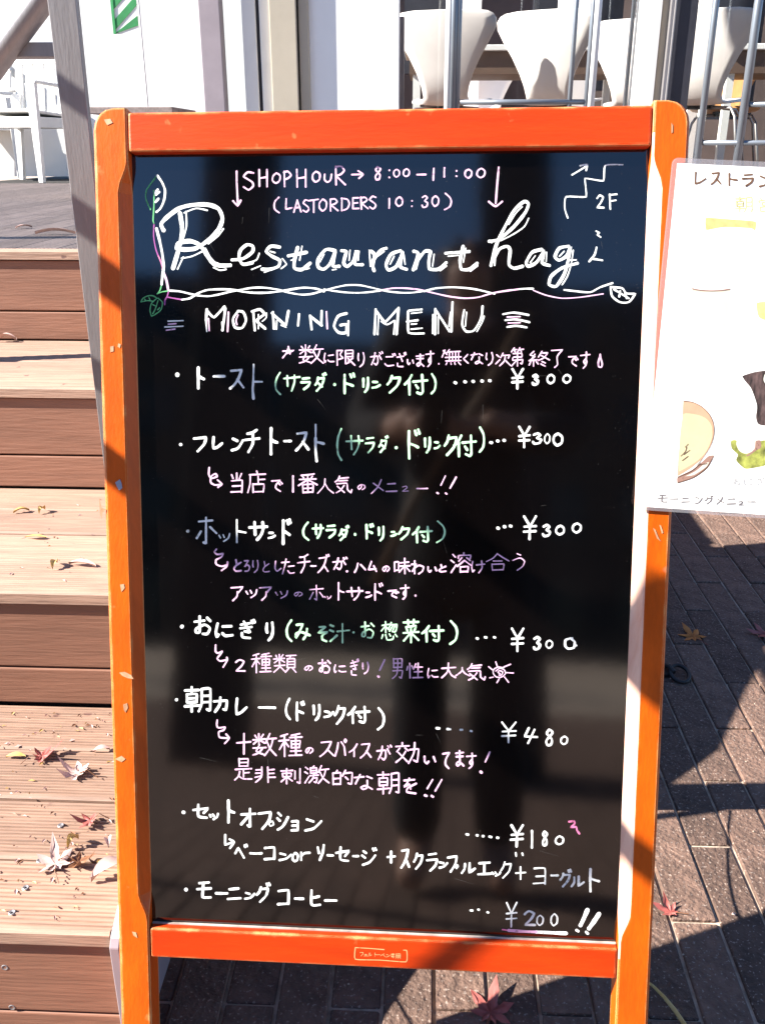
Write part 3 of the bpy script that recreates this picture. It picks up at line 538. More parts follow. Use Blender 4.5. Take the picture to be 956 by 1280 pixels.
'*': "52,0 30,60 0,100/30,62 102,34 4,40/52,0 66,66", '!!': "50,0 20,60/5,92 7,94/100,0 65,62/48,97 50,99", 'd': "55,0 12,60 20,95 75,100 92,72 60,30 55,0", '用': "8,0 8,100/8,2 94,2 94,100/8,34 94,34/8,66 94,66/50,2 50,100", '専': "5,10 95,10/50,0 50,60/15,22 85,22 85,52 15,52 15,22/0,68 100,66/72,56 72,98 55,92/25,76 35,86", 'ェ': "10,30 90,28/50,30 50,90/0,95 100,92", 'ペ': "0,72 38,20 102,97/70,0 62,8 70,16 78,8 70,0", '営': "15,0 25,14/50,-3 50,12/85,0 74,14/5,35 5,20 97,18 95,35/28,34 28,55 75,54 75,33 28,34/15,68 15,98 88,97 88,66 15,68",
}
TXT = '''
# pink line reading SHOPHOUR 8:00-11:00
@ 165 200
: P 523,55 524,120 529,215/505,203 528,228 544,200 10
S P 552 56 615 150 10
H P 630 42 680 134 10
O P 698 60 744 118 10
P P 755 52 800 134 10
H P 818 42 874 136 10
O P 898 52 944 112 10
@ 400 200
U P 18 66 62 112 10
R P 72 26 128 126 10
> P 155 48 218 94 9
8 P 268 30 312 100 10
: P 336 42 356 92 10
0 P 364 42 400 86 10
0 P 412 40 450 84 10
- P 482 66 532 76 10
1 P 556 38 578 102 10
1 P 614 32 628 86 10
: P 672 46 692 86 10
0 P 720 42 762 92 10
0 P 780 38 828 90 10
: P 893,35 885,120 878,215/843,206 877,230 910,206 10
# pink line reading LASTORDERS 10:30
@ 165 200
( P 706 182 742 264 9
L P 765 190 802 248 9
A P 806 196 848 262 9
S P 852 196 888 262 9
T P 884 192 932 262 9
O P 932 192 976 256 9
@ 400 200
R P 46 190 92 256 9
D P 104 186 150 254 9
E P 158 184 196 246 9
R P 200 182 242 246 9
S P 244 178 284 246 9
1 P 338 188 354 242 9
0 P 374 180 416 232 9
: P 450 196 468 236 9
3 P 506 174 542 238 9
0 P 556 176 596 232 9
) P 618 162 660 250 9
# white step arrow sketch with 2F
@ 570 200
: W 580,72 640,36 654,22/620,26 656,20 650,50 9
: W 558,288 543,240 550,182 650,182 644,90 736,102 745,25 832,22 8
2 W 702 172 740 242 9
F W 762 166 806 248 9
# title in looping outlined script reading Restaurant hagi
@ 165 200
: W 158,350 146,318 180,280 240,238 310,222 380,222 432,242 452,292 430,350 380,400 320,440 260,446 222,440 232,415 290,404 340,425 380,482 420,524 490,525 21
: W 240,265 250,340 240,420 205,540 21
: W 270,256 272,330 252,405/262,262 320,240 376,250/457,342 430,378 382,417/248,490 300,480 352,455/256,484 228,544/408,536 440,550 470,545/366,440 400,500 430,515 8
: W 500,498 555,492 602,458 604,430 575,422 542,450 535,490 555,520 602,512 16
: W 565,485 592,462/578,512 622,498 636,465/598,546 642,528 7
: W 738,434 694,430 670,456 700,480 738,500 732,530 690,545 650,545 16
: W 662,560 692,548/752,492 772,520 745,542/715,462 690,455 7
: W 828,436 812,500 812,540 850,546 890,515/782,478 872,460 17
: W 850,430 838,500/795,500 820,492/868,545 886,540 7
@ 400 200
: W 75,452 30,446 -8,490 -10,532 18,545 52,515 75,458 64,530 96,530 16
: W 20,470 -2,510/62,548 80,545 7
: W 108,452 132,456 118,512 135,532 168,502 182,450 174,520 212,522 16
: W 150,450 145,500/195,455 190,500 7
: W 255,455 272,472 264,530 270,552/262,505 300,452 330,440 16
: W 246,450 252,530/290,478 320,455 7
: W 402,452 355,470 330,522 342,550 382,530 410,470/412,460 400,530 432,545 16
: W 370,480 350,520/418,470 425,520 7
: W 468,455 490,465 466,548/474,522 522,456 552,456 544,500 546,542 590,545 630,512 16
: W 500,470 480,545/570,470 562,530/600,552 632,528 7
: W 715,430 700,500 706,545 746,545 785,515/628,465 745,456 16
: W 728,440 716,510/640,480 690,475/750,555 788,528 7
@ 570 200
: W 165,405 215,395 290,330 345,262 362,218 340,206 290,250 240,340 200,425 174,526/184,500 215,445 255,430 270,450 264,520 290,540 332,530 16
: W 262,320 300,262 330,232/362,290 340,332 282,372 222,402/200,450 192,526/178,412 168,402 7
: W 428,446 380,460 350,512 362,530 402,510 440,452 430,512 466,526 16
: W 395,478 370,512/452,460 450,505 7
: W 562,430 515,440 494,482 515,500 552,478 572,434 560,500 540,570 500,630 465,622 475,580 530,538 606,515 16
: W 540,455 516,480/585,450 575,520 556,580 530,622/560,500 600,498 7
: W 702,436 692,472 665,506/680,492 730,500 10
: W 700,354 716,362 706,372 722,384 8
# twisted vine border in white, pink and green with leaves
@ 165 200
: Q 122,80 95,115 72,150 70,195 92,246 7
: W 126,76 150,110 165,150 160,200 142,240 122,258 11
: W 112,162 128,146/120,172 136,158/118,208 132,192 12
: Q 108,150 110,200 108,255 105,300 109,315 7
: Z 110,318 108,380 118,440 130,475 6
: M 130,475 145,510 152,545 6
: P 152,545 172,600 182,655 11
: W 122,340 135,390 150,460 158,530 152,580 148,620 13
: Q 148,622 140,650 126,668/126,668 150,658 190,652 6
: Z 183,655 176,680 165,700 164,722/180,685 220,692 250,697 7
: W 190,652 240,656 290,668/250,697 290,690 330,665 380,648 460,645 520,650 560,658 620,663 680,662 740,655 800,645 860,637 920,642 960,656 10
: W 290,668 330,676 380,680 430,672 480,660 530,650 600,638 660,637 720,645 760,655 800,665 850,672 900,668 956,652 9
: Q 45,708 55,690 80,678 105,678 125,690/45,708 80,702 108,706/62,694 70,702/84,684 90,698/125,690 98,715 90,750 98,780 125,765 146,745 152,710 130,690/130,702 118,740 104,768/104,722 116,728/128,748 138,738 6
@ 400 200
: W 20,652 60,640 130,625 200,625 270,640 335,655 400,662 460,662 512,655/20,645 60,652 120,660 180,663 240,660 300,652 8
: P 300,652 360,640 430,640 500,648 560,662 640,680 720,690 790,685 860,665 956,648 8
: W 520,655 580,640 660,635 740,640 800,650 872,668 9
@ 570 200
: P 182,665 240,655 310,645 8
: W 310,645 345,642 385,642 9
: P 385,650 450,675 530,690 620,685 735,668 6
: W 540,648 600,655 670,660 720,635 782,614 9
: W 772,636 780,680 820,710 865,708 895,668 850,665 830,640 772,634/790,646 862,690/820,655 815,682/845,660 852,690 10
# outlined capitals reading MORNING MENU
@ 195 370
: W 60,125 135,122/44,154 135,150 7
: V 62,140 100,137/52,170 95,164 7
: W 254,66 250,120/256,75 290,106 342,52/346,60 340,115 332,170 13
: B 250,125 254,176/330,130 332,168 8
: V 262,112 266,172 8
: P 362,80 358,176 9
: W 412,74 385,112 395,156 430,158 450,120 436,80 410,74 12
: P 410,94 400,120 405,142 7
: W 486,75 494,170/480,76 520,66 542,90 500,122 546,162 13
: W 512,92 512,162/552,84 550,108 532,125 7
: W 584,80 590,162/580,85 642,142/662,74 650,142 13
: W 604,122 602,165/625,145 650,155 7
: W 715,90 710,146 12
: W 770,98 778,165/774,102 828,146/828,74 826,142 13
: P 852,78 856,162 9
: W 952,86 910,100 890,150 914,182 950,182 952,140 922,145 13
: W 962,125 960,195 11
@ 430 370
: W 158,66 152,190/162,76 205,130 272,58/272,62 262,190 12
: W 172,100 168,192/185,126 215,142 250,122/254,122 248,190 7
: W 325,72 388,66/320,76 322,182 398,186/314,127 368,120 11
: W 336,86 388,80/336,140 362,138/334,165 390,160 7
: W 456,64 454,190/460,72 526,175/542,30 536,176 12
: W 444,92 442,186/470,102 470,186/532,80 524,150 7
: W 600,70 590,140 610,176 650,170 685,110 692,50 11
: W 612,80 606,150/664,176 690,130 700,100 7
: W 795,90 850,82 922,94/806,120 860,116 926,130/815,154 860,148 912,156 10
: P 815,104 880,102/820,134 880,132 7
# pink notice line about limited numbers
@ 345 420
* P 30 50 92 110 8
数 P 115 42 236 138 8
に P 238 84 290 134 8
限 P 298 66 394 148 8
り P 406 80 446 156 8
が P 470 80 532 146 8
ご P 540 90 595 152 8
ざ P 600 86 650 156 8
い P 652 112 690 146 8
ま P 696 88 742 154 8
す P 746 72 790 154 8
. P 808 132 818 144 9
@ 550 420
: P 24,70 10,104/16,72 34,92 7
無 P 24 66 106 146 7
く P 112 90 146 138 8
な P 152 80 216 142 8
り P 226 80 270 148 8
次 P 276 82 352 150 8
第 P 352 56 420 152 8
終 P 442 74 546 152 8
了 P 552 62 620 160 8
で P 640 96 690 152 9
す P 700 76 750 162 9
d P 785 88 815 158 9
# white line reading トースト with price ￥300
@ 210 445
. W 38 84 50 94 24
ト W 145 52 185 165 16
ー W 225 94 286 108 14
ス W 305 64 382 166 13
: B 428,42 426,130/428,128 470,128 10
: W 426,130 424,170 427,212 14
( G 532 80 570 194 9
: G 580,112 620,108/596,98 598,150/632,96 632,130 618,174 9
: G 620,108 658,104 11
@ 345 420
ラ G 122 206 176 270 12
ダ G 192 194 250 278 12
. G 286 236 296 246 16
ド G 335 188 400 290 13
リ G 430 204 466 284 13
N G 478 220 522 262 12
ク G 552 194 624 286 13
付 G 638 190 760 296 13
) G 772 186 802 290 11
@ 550 420
: W 74,232 78,234/123,228 127,229/163,226 167,227/208,224 212,225/246,222 250,223 16
\\ W 352 160 420 266 12
3 W 458 190 496 246 13
0 W 530 190 576 240 13
0 W 610 190 656 236 13
# white line reading フレンチトースト with price ￥300
@ 210 525
. W 56 116 68 126 18
フ W 126 80 196 160 14
レ W 220 80 274 148 14
ン W 315 82 378 156 13
チ W 380 46 460 164 13
ト W 508 36 550 176 15
ー W 578 100 618 106 13
ス W 636 58 706 156 13
: B 738,22 738,90 9
: W 738,90 738,150 743,205/738,108 778,118 14
( G 842 40 874 205 10
@ 410 525
サ G 88 76 176 176 10
ラ G 184 84 236 166 10
ダ G 252 88 300 164 10
. G 334 132 344 142 16
ド G 397 50 466 196 14
リ G 478 84 516 166 13
N G 528 102 562 146 12
ク G 578 72 646 180 13
付 G 626 74 742 186 13
) G 752 32 784 162 12
: W 812,112 818,113/846,104 850,105/878,101 882,102 15
@ 590 525
: W 92,112 98,113/128,104 132,105/158,101 162,102 12
\\ W 226 28 294 140 12
3 W 300 62 352 122 12
0 W 358 66 392 120 12
0 W 400 64 456 130 12
# pink sub line with looped arrow under フレンチトースト
@ 210 525
: P 206,238 204,272 216,292 246,282 238,268 216,282 214,312 236,325 268,320/248,300 270,320 250,336 9
当 P 306 262 380 366 9
店 P 396 252 492 366 9
で P 516 296 572 360 9
1 P 618 276 632 362 11
番 P 650 266 746 366 9
人 P 746 292 830 368 7
気 P 832 278 916 368 8
@ 410 525
の P 146 320 186 350 9
メ P 214 296 280 370 8
ニ V 288 310 346 364 9
ュ V 366 326 402 360 6
ー V 442 336 500 348 9
: P 586,280 564,326 7
: P 545,364 550,367/588,366 592,369 10
: P 640,286 610,340 9
# white line reading ホットサンド with price ￥300
@ 225 640
. W 32 88 44 98 18
: B 94,48 162,42/130,28 130,110/150,75 182,106 11
: W 104,98 84,130/130,110 130,156 118,152 13
ッ B 192 106 250 150 8
: B 284,40 284,152/284,95 328,103 10
サ W 342 46 440 144 15
N W 440 96 478 134 12
ド W 508 38 560 164 16
( G 610 48 650 144 11
サ G 660 60 720 134 12
ラ G 728 64 784 132 12
ダ G 792 76 844 144 12
. G 870 106 880 114 15
@ 440 640
ド G 66 60 112 136 13
リ G 128 70 164 146 12
N G 192 92 224 124 12
ク G 230 72 290 142 12
付 G 300 70 402 156 12
) G 418 42 468 156 10
@ 600 640
: W 88,80 92,82/120,73 124,74/150,70 154,71 16
\\ W 210 18 286 140 12
3 W 310 60 356 124 12
0 W 374 66 424 116 13
0 W 458 54 508 106 13
# pink and violet sub line with looped arrow under ホットサンド
@ 225 640
: P 182,186 172,200 186,212 216,208 206,226 180,240 182,262 210,272 236,264/238,250 234,272 208,292 9
と P 266 236 310 300 10
ろ V 316 238 352 300 9
り V 360 240 396 304 8
と V 410 246 450 302 7
し V 470 244 510 300 8
た V 506 232 572 312 8
チ P 586 210 652 306 9
ー P 652 266 682 274 9
ズ P 688 222 744 306 9
が P 762 228 834 290 10
. P 830 292 840 302 13
@ 440 640
ハ P 10 250 72 304 10
ム P 76 246 124 300 10
の P 150 268 188 300 10
味 P 206 230 290 310 9
わ P 294 242 362 312 10
い P 374 270 424 304 10
と P 430 262 474 302 10
溶 P 492 202 600 306 9
け P 596 242 664 306 9
合 V 668 206 784 294 7
う V 798 206 866 294 7
# second sub line reading アツアツのホットサンドです
@ 225 640
ア P 252 368 320 446 9
ッ P 328 386 386 430 9
ア P 396 368 462 444 9
ッ V 476 392 540 434 8
の V 568 398 612 424 7
ホ V 646 364 718 446 8
ッ V 722 418 756 438 5
ト P 788 352 822 442 9
サ P 832 376 916 442 10
@ 440 640
N P 66 396 100 430 10
ド P 110 358 158 444 10
で P 176 388 234 432 10
す P 240 364 286 438 10
. P 312 414 322 424 12
# white line reading おにぎり with price ￥300
@ 215 765
. W 42 66 54 76 19
お W 108 18 200 120 13
に W 214 54 304 130 14
ぎ W 334 44 414 136 13
り W 466 50 514 146 14
( G 568 38 606 150 12
み G 612 54 694 140 12
そ G 722 68 786 152 12
: G 792,66 806,72/790,92 806,98/792,146 824,118 12
: G 826,98 886,92/852,60 852,154 9
. G 902 98 910 104 12
@ 430 765
お G 82 48 154 136 9
惣 G 184 46 270 144 8
菜 G 290 36 378 156 11
付 G 386 66 500 152 13
) G 524 42 570 164 12
: W 663,132 668,134/704,127 711,128/750,127 754,128 13
@ 570 765
\\ W 270 80 342 200 12
3 W 384 122 426 192 13
0 W 446 140 486 184 13
: W 580,132 548,140 545,168 560,184 588,178 592,150 570,132/592,165 600,168 12
# pink and violet sub line under おにぎり with a drawn sun
@ 215 765
: P 218,166 218,198 230,206 252,196 242,212 226,232 240,246 272,240/274,228 276,242 256,276 9
2 P 316 236 366 300 10
種 P 396 204 496 306 8
類 P 506 210 620 306 8
の P 660 266 704 296 10
お P 730 236 796 310 10
に P 808 262 870 306 9
@ 430 765
ぎ P 28 240 74 320 9
り P 88 250 128 312 9
: P 203,240 178,292 8
: P 170,322 174,325 12
男 V 236 232 300 336 8
性 V 312 254 394 334 8
に V 416 282 470 332 8
大 P 486 254 558 332 9
人 P 556 276 630 322 8
気 P 612 256 702 346 9
: P 758,296 778,282 800,290 806,308 790,325 762,326 746,308 748,288 770,276 798,280/780,310 768,302 776,294 792,300 788,316 774,316 6
: P 766,274 758,250/798,276 832,262/808,304 846,306/802,326 822,352/776,334 764,354/746,326 728,330/742,290 722,274 6.5
# white line reading 朝カレー with price ￥480
@ 210 850
. W 36 94 48 102 16
朝 W 80 32 218 164 13
カ W 226 84 302 164 13
レ W 336 90 396 180 13
ー W 450 134 540 144 12
( W 585 90 616 200 11
ド W 638 110 688 206 12
リ W 722 122 764 206 13
ン W 778 150 830 190 12
ク W 830 128 888 224 12
@ 430 880
付 W 16 12 130 100 13
) W 164 18 204 132 13
@ 540 890
: W 22,82 36,83/76,86 90,87/142,90 150,90/193,96 197,97 12
\\ B 340 50 424 156 9
4 W 460 78 526 160 11
8 W 560 86 614 172 11
0 B 640 120 680 166 10
# pink sub line with looped arrow under 朝カレー
@ 210 850
: P 246,202 244,226 252,240 286,236 278,252 254,260 258,288 304,292/290,272 306,292 284,318 9
十 P 342 266 416 374 10
数 P 422 266 542 382 10
種 P 552 266 670 386 10
の P 684 336 726 370 11
ス P 756 306 830 386 10
パ P 832 296 894 384 10
@ 430 880
イ P 24 198 70 266 10
ス P 80 196 138 274 10
が P 162 210 236 284 10
効 P 256 192 376 300 10
い P 396 256 460 304 11
て P 490 238 530 326 11
ま P 552 232 602 316 11
す P 610 244 660 326 10
: P 728,242 706,290 9
: P 682,340 687,344 14
# second pink sub line under 朝カレー
@ 210 850
是 P 332 392 420 504 9
非 P 432 434 536 516 9
刺 P 562 442 664 524 9
激 P 682 428 804 520 9
的 P 816 450 924 530 10
@ 430 880
な P 50 352 146 432 10
朝 P 164 338 278 454 10
を P 290 370 366 452 11
: P 442,380 416,424/488,380 456,436 9
: P 404,458 412,461/438,461 444,465 13
# white line reading セットオプション with price ￥180
@ 215 995
. W 50 76 62 88 20
セ W 102 42 184 118 13
ッ W 184 86 234 122 12
ト W 276 20 316 138 14
オ W 342 62 420 164 13
フ W 430 76 498 170 13
: W 496,128 484,138 492,152 508,144 502,128 8
シ W 522 78 584 174 13
ョ W 592 122 636 178 12
ン W 662 108 750 178 13
@ 570 1010
: W 52,133 60,135/103,138 107,139/133,142 137,143/167,145 175,147/205,150 210,151 13
\\ W 266 84 340 198 13
1 W 374 112 384 204 11
8 B 424 116 464 194 11
0 B 492 140 540 188 11
: W 298,226 300,242/330,228 334,238 9
: M 564,70 590,67 592,80 574,98 600,96 604,112 616,130 10
# white line reading ベーコン or ソーセージ + スクランブルエッグ + ヨーグルト
@ 215 995
: W 266,196 266,246 304,232/288,218 310,232 290,262 11
ベ W 312 252 364 314 12
ー W 388 284 452 292 12
コ W 458 252 518 324 12
ン W 532 282 600 326 12
o W 598 282 634 332 12
r W 636 280 692 326 11
ソ W 722 244 764 326 12
ー W 774 294 808 300 12
セ W 816 254 888 334 12
@ 400 1020
ー W 162 198 194 206 12
ジ W 206 170 282 250 12
+ W 334 176 376 238 12
ス W 402 166 450 264 12
ク W 466 186 516 270 12
ラ W 530 186 592 280 12
ン W 592 226 640 264 12
ブ W 634 196 690 284 12
ル W 704 234 776 290 12
エ W 786 228 856 300 12
ッ W 856 278 904 304 10
@ 570 1010
ク B 222 270 278 354 9
+ B 296 294 348 362 9
: B 390,304 444,304 444,382/400,344 442,342/386,380 444,376 9
ー W 472 332 512 346 12
グ W 516 318 576 398 12
ル W 572 340 640 398 12
ト W 664 302 718 422 13
# white line reading モーニングコーヒー with price ￥200
@ 215 995
. W 62 462 74 472 20
モ W 122 426 198 518 13
ー W 216 484 280 492 13
ニ W 274 454 346 526 13
ン W 362 478 416 520 12
グ W 420 446 490 536 13
コ W 526 466 588 550 13
ー W 612 510 660 518 13
ヒ W 688 470 746 556 13
ー W 760 520 826 530 13
@ 570 1110
: W 72,114 82,115/110,110 114,111/156,123 161,125 11
\\ B 244 72 308 200 9
2 W 338 114 398 194 12
0 W 400 136 438 192 12
0 W 470 128 510 194 12
# pink to white underline and bold double exclamation mark
@ 570 1110
: M 232,210 262,214 9
: P 262,214 330,219 400,222 15
: W 400,222 480,226 550,229 18
: W 656,112 640,150 622,188/714,132 690,168 664,204 22
: W 602,213 610,218/650,222 658,230 14
'''
JR = random.Random(11)
def smooth_px(pts, sub=4):
    if len(pts) < 3: 
        a, b = pts[0], pts[-1]; return [(a[0] + (b[0] - a[0]) * i / 4, a[1] + (b[1] - a[1]) * i / 4) for i in range(5)]
    out = []; n = len(pts); closed = (abs(pts[0][0] - pts[-1][0]) + abs(pts[0][1] - pts[-1][1])) < .01
    for i in range(n - 1):
        p1, p2 = pts[i], pts[i + 1]
        p0 = pts[i - 1] if i else (pts[-2] if closed else p1); p3 = pts[i + 2] if i + 2 < n else (pts[1] if closed else p2)
        tn = .40
        def tang(a, m, b):
            x1, y1, x2, y2 = m[0] - a[0], m[1] - a[1], b[0] - m[0], b[1] - m[1]
            d = (math.hypot(x1, y1) * math.hypot(x2, y2)) or 1; c = (x1 * x2 + y1 * y2) / d
            k = tn * max(0, min(1, (c + .45) / .9)); return ((b[0] - a[0]) * k, (b[1] - a[1]) * k)
        m1, m2 = tang(p0, p1, p2), tang(p1, p2, p3)
        L = math.hypot(p2[0] - p1[0], p2[1] - p1[1]); q = math.hypot(*m1), math.hypot(*m2)
        m1 = tuple(v * min(1, L / (q[0] + 1e-9)) for v in m1); m2 = tuple(v * min(1, L / (q[1] + 1e-9)) for v in m2)
        for s in range(sub):
            t = s / sub; h1, h2, h3, h4 = 2 * t ** 3 - 3 * t * t + 1, t ** 3 - 2 * t * t + t, -2 * t ** 3 + 3 * t * t, t ** 3 - t * t
            out.append((h1 * p1[0] + h2 * m1[0] + h3 * p2[0] + h4 * m2[0], h1 * p1[1] + h2 * m1[1] + h3 * p2[1] + h4 * m2[1]))
    out.append(pts[-1]); return out
ORD = [0]
def ribbon(mb, pts, wd, mi, place, taper=True):
    P = [pts[0]]
    for p in smooth_px(pts)[1:]:
        if math.hypot(p[0] - P[-1][0], p[1] - P[-1][1]) > .12: P.append(p)
    if len(P) < 2: P.append((P[0][0] + .2, P[0][1]))
    r0 = wd / 2; n = len(P); L, C_, Rr = [], [], []
    dirs = []
    for i in range(n):
        a, b = P[max(0, i - 1)], P[min(n - 1, i + 1)]; d = math.hypot(b[0] - a[0], b[1] - a[1]) or 1; dirs.append(((b[0] - a[0]) / d, (b[1] - a[1]) / d))
    samples = []
    for ang in (80, 50, 25): samples.append((P[0][0] - dirs[0][0] * r0 * math.sin(R(ang)), P[0][1] - dirs[0][1] * r0 * math.sin(R(ang)), dirs[0], r0 * math.cos(R(ang))))
    ph = JR.random() * 6
    for i in range(n): samples.append((P[i][0], P[i][1], dirs[i], r0 * (1 + (.12 * math.sin(ph + i * .55) + .06 * math.sin(ph * 3 + i * 1.7) if taper else 0))))
    for ang in (25, 50, 80): samples.append((P[-1][0] + dirs[-1][0] * r0 * math.sin(R(ang)), P[-1][1] + dirs[-1][1] * r0 * math.sin(R(ang)), dirs[-1], r0 * math.cos(R(ang))))
    ORD[0] = (ORD[0] + 1) % 45; h0 = .00012 + ORD[0] * .000006
    b = len(mb.v)
    for k, (x, y, d, r) in enumerate(samples):
        h = h0 + k * .0000008
        mb.v.append(place(x - d[1] * r, y + d[0] * r, h)); mb.v.append(place(x + d[1] * r, y - d[0] * r, h))
    for k in range(len(samples) - 1): mb.f.append([b + 2 * k, b + 2 * k + 1, b + 2 * k + 3, b + 2 * k + 2]); mb.m.append(mi)
def on_panel(x, y, h): return onboard(x, y, PN + h)
def write(text, parent, place, name, sc=.25, jit=.9, wk=1.0, top='handwritten_line'):
    cur = None; inks = None; org = (0, 0); nm = [name]
    def flush():
        if cur is None or not cur.f: return
        cur.fix = False
        # orient faces to the viewer
        o = build(nm[0], cur, [INK[k] for k in inks], parent); nm[0] = name
        bm = bmesh.new(); bm.from_mesh(o.data)
        fl = [f for f in bm.faces if f.normal.dot(-FW) < 0]
        bmesh.ops.reverse_faces(bm, faces=fl); bm.to_mesh(o.data); bm.free(); o['label'] = lab
    for ln in text.strip().split('\n'):
        if not ln.strip(): continue
        if ln[0] == '#': flush(); cur = MB(); inks = []; lab = ln[1:].strip(); continue
        t = ln.split()
        if t[0] == '@': org = (float(t[1]), float(t[2])); continue
        if t[0] == '\\' and 'price' in lab:
            price = lab.split('price')[1].strip(); lab = lab.split(' with price')[0]; flush(); cur = MB(); inks = []; lab = 'handwritten price ' + price; nm[0] = 'handwritten_price'
        ink = t[1]
        if ink not in inks: inks.append(ink)
        mi = inks.index(ink)
        if t[0] == ':' and ',' in t[2]:
            wd = float(t[-1]) * sc
            for st_ in ' '.join(t[2:-1]).split('/'):
                pts = [tuple(float(v) for v in p.split(',')) for p in st_.split()]
                ribbon(cur, [(org[0] + x * sc, org[1] + y * sc) for x, y in pts], wd * wk, mi, place)
        else:
            g = GL[t[0].replace('\\\\', '\\')]; x0, y0, x1, y1 = map(float, t[2:6]); wd = float(t[6]) * sc * wk * (.90 if ink in 'PV' else 1)
            wd = min(wd, max(.20 * min(x1 - x0, y1 - y0) * sc, .62 * wd)) if t[0] in 'の0気類種激無溶味番終第是惣菜ぎ' else wd; ins = wd / sc * .38; x0, y0, x1, y1 = x0 + ins, y0 + ins, max(x1 - ins, x0 + ins + 1), max(y1 - ins, y0 + ins + 1)
            for st_ in g.split('/'):
                pts = [tuple(float(v) for v in p.split(',')) for p in st_.split()]
                cl_ = pts[0] == pts[-1]
                pts = [(org[0] + (x0 + (x1 - x0) * a / 100 + JR.uniform(-jit, jit)) * sc, org[1] + (y0 + (y1 - y0) * b / 100 + JR.uniform(-jit, jit)) * sc) for a, b in pts]
                if cl_: pts[-1] = pts[0]
                ribbon(cur, pts, wd * JR.uniform(.93, 1.05), mi, place)
    flush()
write(TXT, panel, on_panel, 'handwritten_line', wk=.94)
# dust, dried wipe marks and scratches on the panel; paint chips on the stiles
DUST = mat('grey_dust', (.10, .095, .09), .9); CHIP = mat('bare_chip', (.50, .26, .14), .7, var=.2, scale=200); CHIPB = mat('pale_blue_smear', (.34, .36, .46), .7)
dr = random.Random(5); dm = MB(); dm.fix = False
for i in range(520):
    x, y = dr.uniform(172, 800), 1175 - 975 * dr.random() ** .8
    if dr.random() < .25: x = dr.choice((dr.uniform(760, 795), dr.uniform(180, 205)))
    L = dr.uniform(.15, .55); a = dr.uniform(0, 3)
    q = [onboard(x + L * math.cos(a + t), y + L * .8 * math.sin(a + t), PN + .00008) for t in (0, 2.1, 4.2)]; dm.face(q)
for i in range(26):
    x, y, a, L = dr.uniform(190, 780), dr.uniform(220, 1150), dr.uniform(-.4, .4) + dr.choice((0, 1.3)), dr.uniform(6, 26)
    c, s_ = math.cos(a), math.sin(a); wq = .09
    dm.face([onboard(x + c * u_ - s_ * w_, y + s_ * u_ + c * w_, PN + .00008) for u_, w_ in ((0, wq), (0, -wq), (L, -wq * .3), (L, wq * .3))])
tag(build('panel_dust', dm, DUST, panel), 'fine dust and scratches on the black panel', kind='stuff')
fst = [o for o in S.objects if o.name.startswith('front_stile')]
def chip(px, py, pts, m, par, n=.0003):
    mb = MB(); mb.prism([onboard(px + a, py + b, n) for a, b in pts], BN * .0002); return build('paint_chip', mb, m, par)
chip(160, 848, [(-11, -7), (-4, -8), (4, -4), (7, 1), (0, 0), (-7, -3)], CHIP, fst[0])
chip(150, 606, [(-6, -3), (0, -7), (2, -2), (3, 4), (-1, 7), (-4, 2)], CHIPB, fst[0])
chip(126, 640, [(-2, -18), (1, -6), (6, -3), (2, 1), (1, 9), (-1, 2)], CHIP, fst[0])
chip(157, 885, [(-3, -4), (2, -6), (3, 0), (0, 6), (-2, 3)], CHIP, fst[0]); chip(152, 950, [(-8, -1), (0, -5), (5, -1), (0, 3)], CHIP, fst[0]); chip(135, 152, [(-5, -3), (3, -4), (6, 1), (-1, 4)], CHIP, fst[0])
chip(152, 735, [(-2, -4), (3, -5), (4, 0), (0, 5)], CHIP, fst[0]); chip(140, 436, [(-2, -3), (2, -4), (2, 3), (-2, 4)], CHIP, fst[0]); chip(149, 432, [(-1, -3), (2, -2), (1, 3), (-2, 1)], CHIP, fst[0]); chip(168, 1168, [(-3, -3), (2, -2), (4, 5), (-1, 2)], CHIP, fst[0])
chip(823, 668, [(-7, -8), (-4, -6), (0, 4), (3, 9), (-2, 5)], CHIP, fst[1]); chip(826, 662, [(-2, -6), (0, -5), (3, 4), (1, 5)], CHIP, fst[1]); chip(840, 160, [(-1, -7), (1, -4), (1, 5), (-1, 6)], CHIP, fst[1])
# stamped marking on the bottom rail
STAMP = '''
# faint stamped box reading フェルトペン専用
@ 420 1170
: O 192,120 330,128 478,140/672,146 704,152 698,262 440,245 192,236 192,120 9
フ O 236 165 272 206 5
ェ O 278 180 312 206 5
ル O 318 170 356 208 5
ト O 384 170 416 212 5
ー O 418 188 440 194 5
ペ O 444 180 490 214 5
ン O 496 184 540 216 5
専 O 546 178 586 226 5
用 O 592 180 645 232 6
'''
write(STAMP, brail, lambda x, y, h: onboard(x, y, -.0012 + h), 'stamped_mark', sc=1 / 7.97, jit=.4)

# ------------------------------------------------------------ laminated poster fixed over the right stile
PZ = .0030
def pq(x, y): 
    p = onboard(x, y, PZ) - BO; return p.dot(BU), p.dot(BV)
tl = Vector(pq(831, 196)); tr_ = Vector(pq(956, 201.8)); bl = Vector(pq(805.6, 637.6))
ex = (tr_ - tl).normalized(); ey = Vector((-ex.y, ex.x)); H_ = (bl - tl).dot(ey); slant = (bl - tl).dot(ex) * .0
tl = tl + ex * ((bl - tl).dot(ex)) * .5
PWD = .262
def PP(a, b, n=0): q_ = tl + ex * a + ey * b; return BP(q_.x, q_.y, PZ + n)
def toposter(px, py, n=0):
    p = onboard(px, py, PZ + n) - BO; v = Vector((p.dot(BU), p.dot(BV))) - tl; return v.dot(ex), v.dot(ey)
post = empty('laminated_menu', tuple(PP(PWD / 2, H_)), 'clear laminated white paper menu with food drawings fixed over the right leg of the board', 'menu sheet')
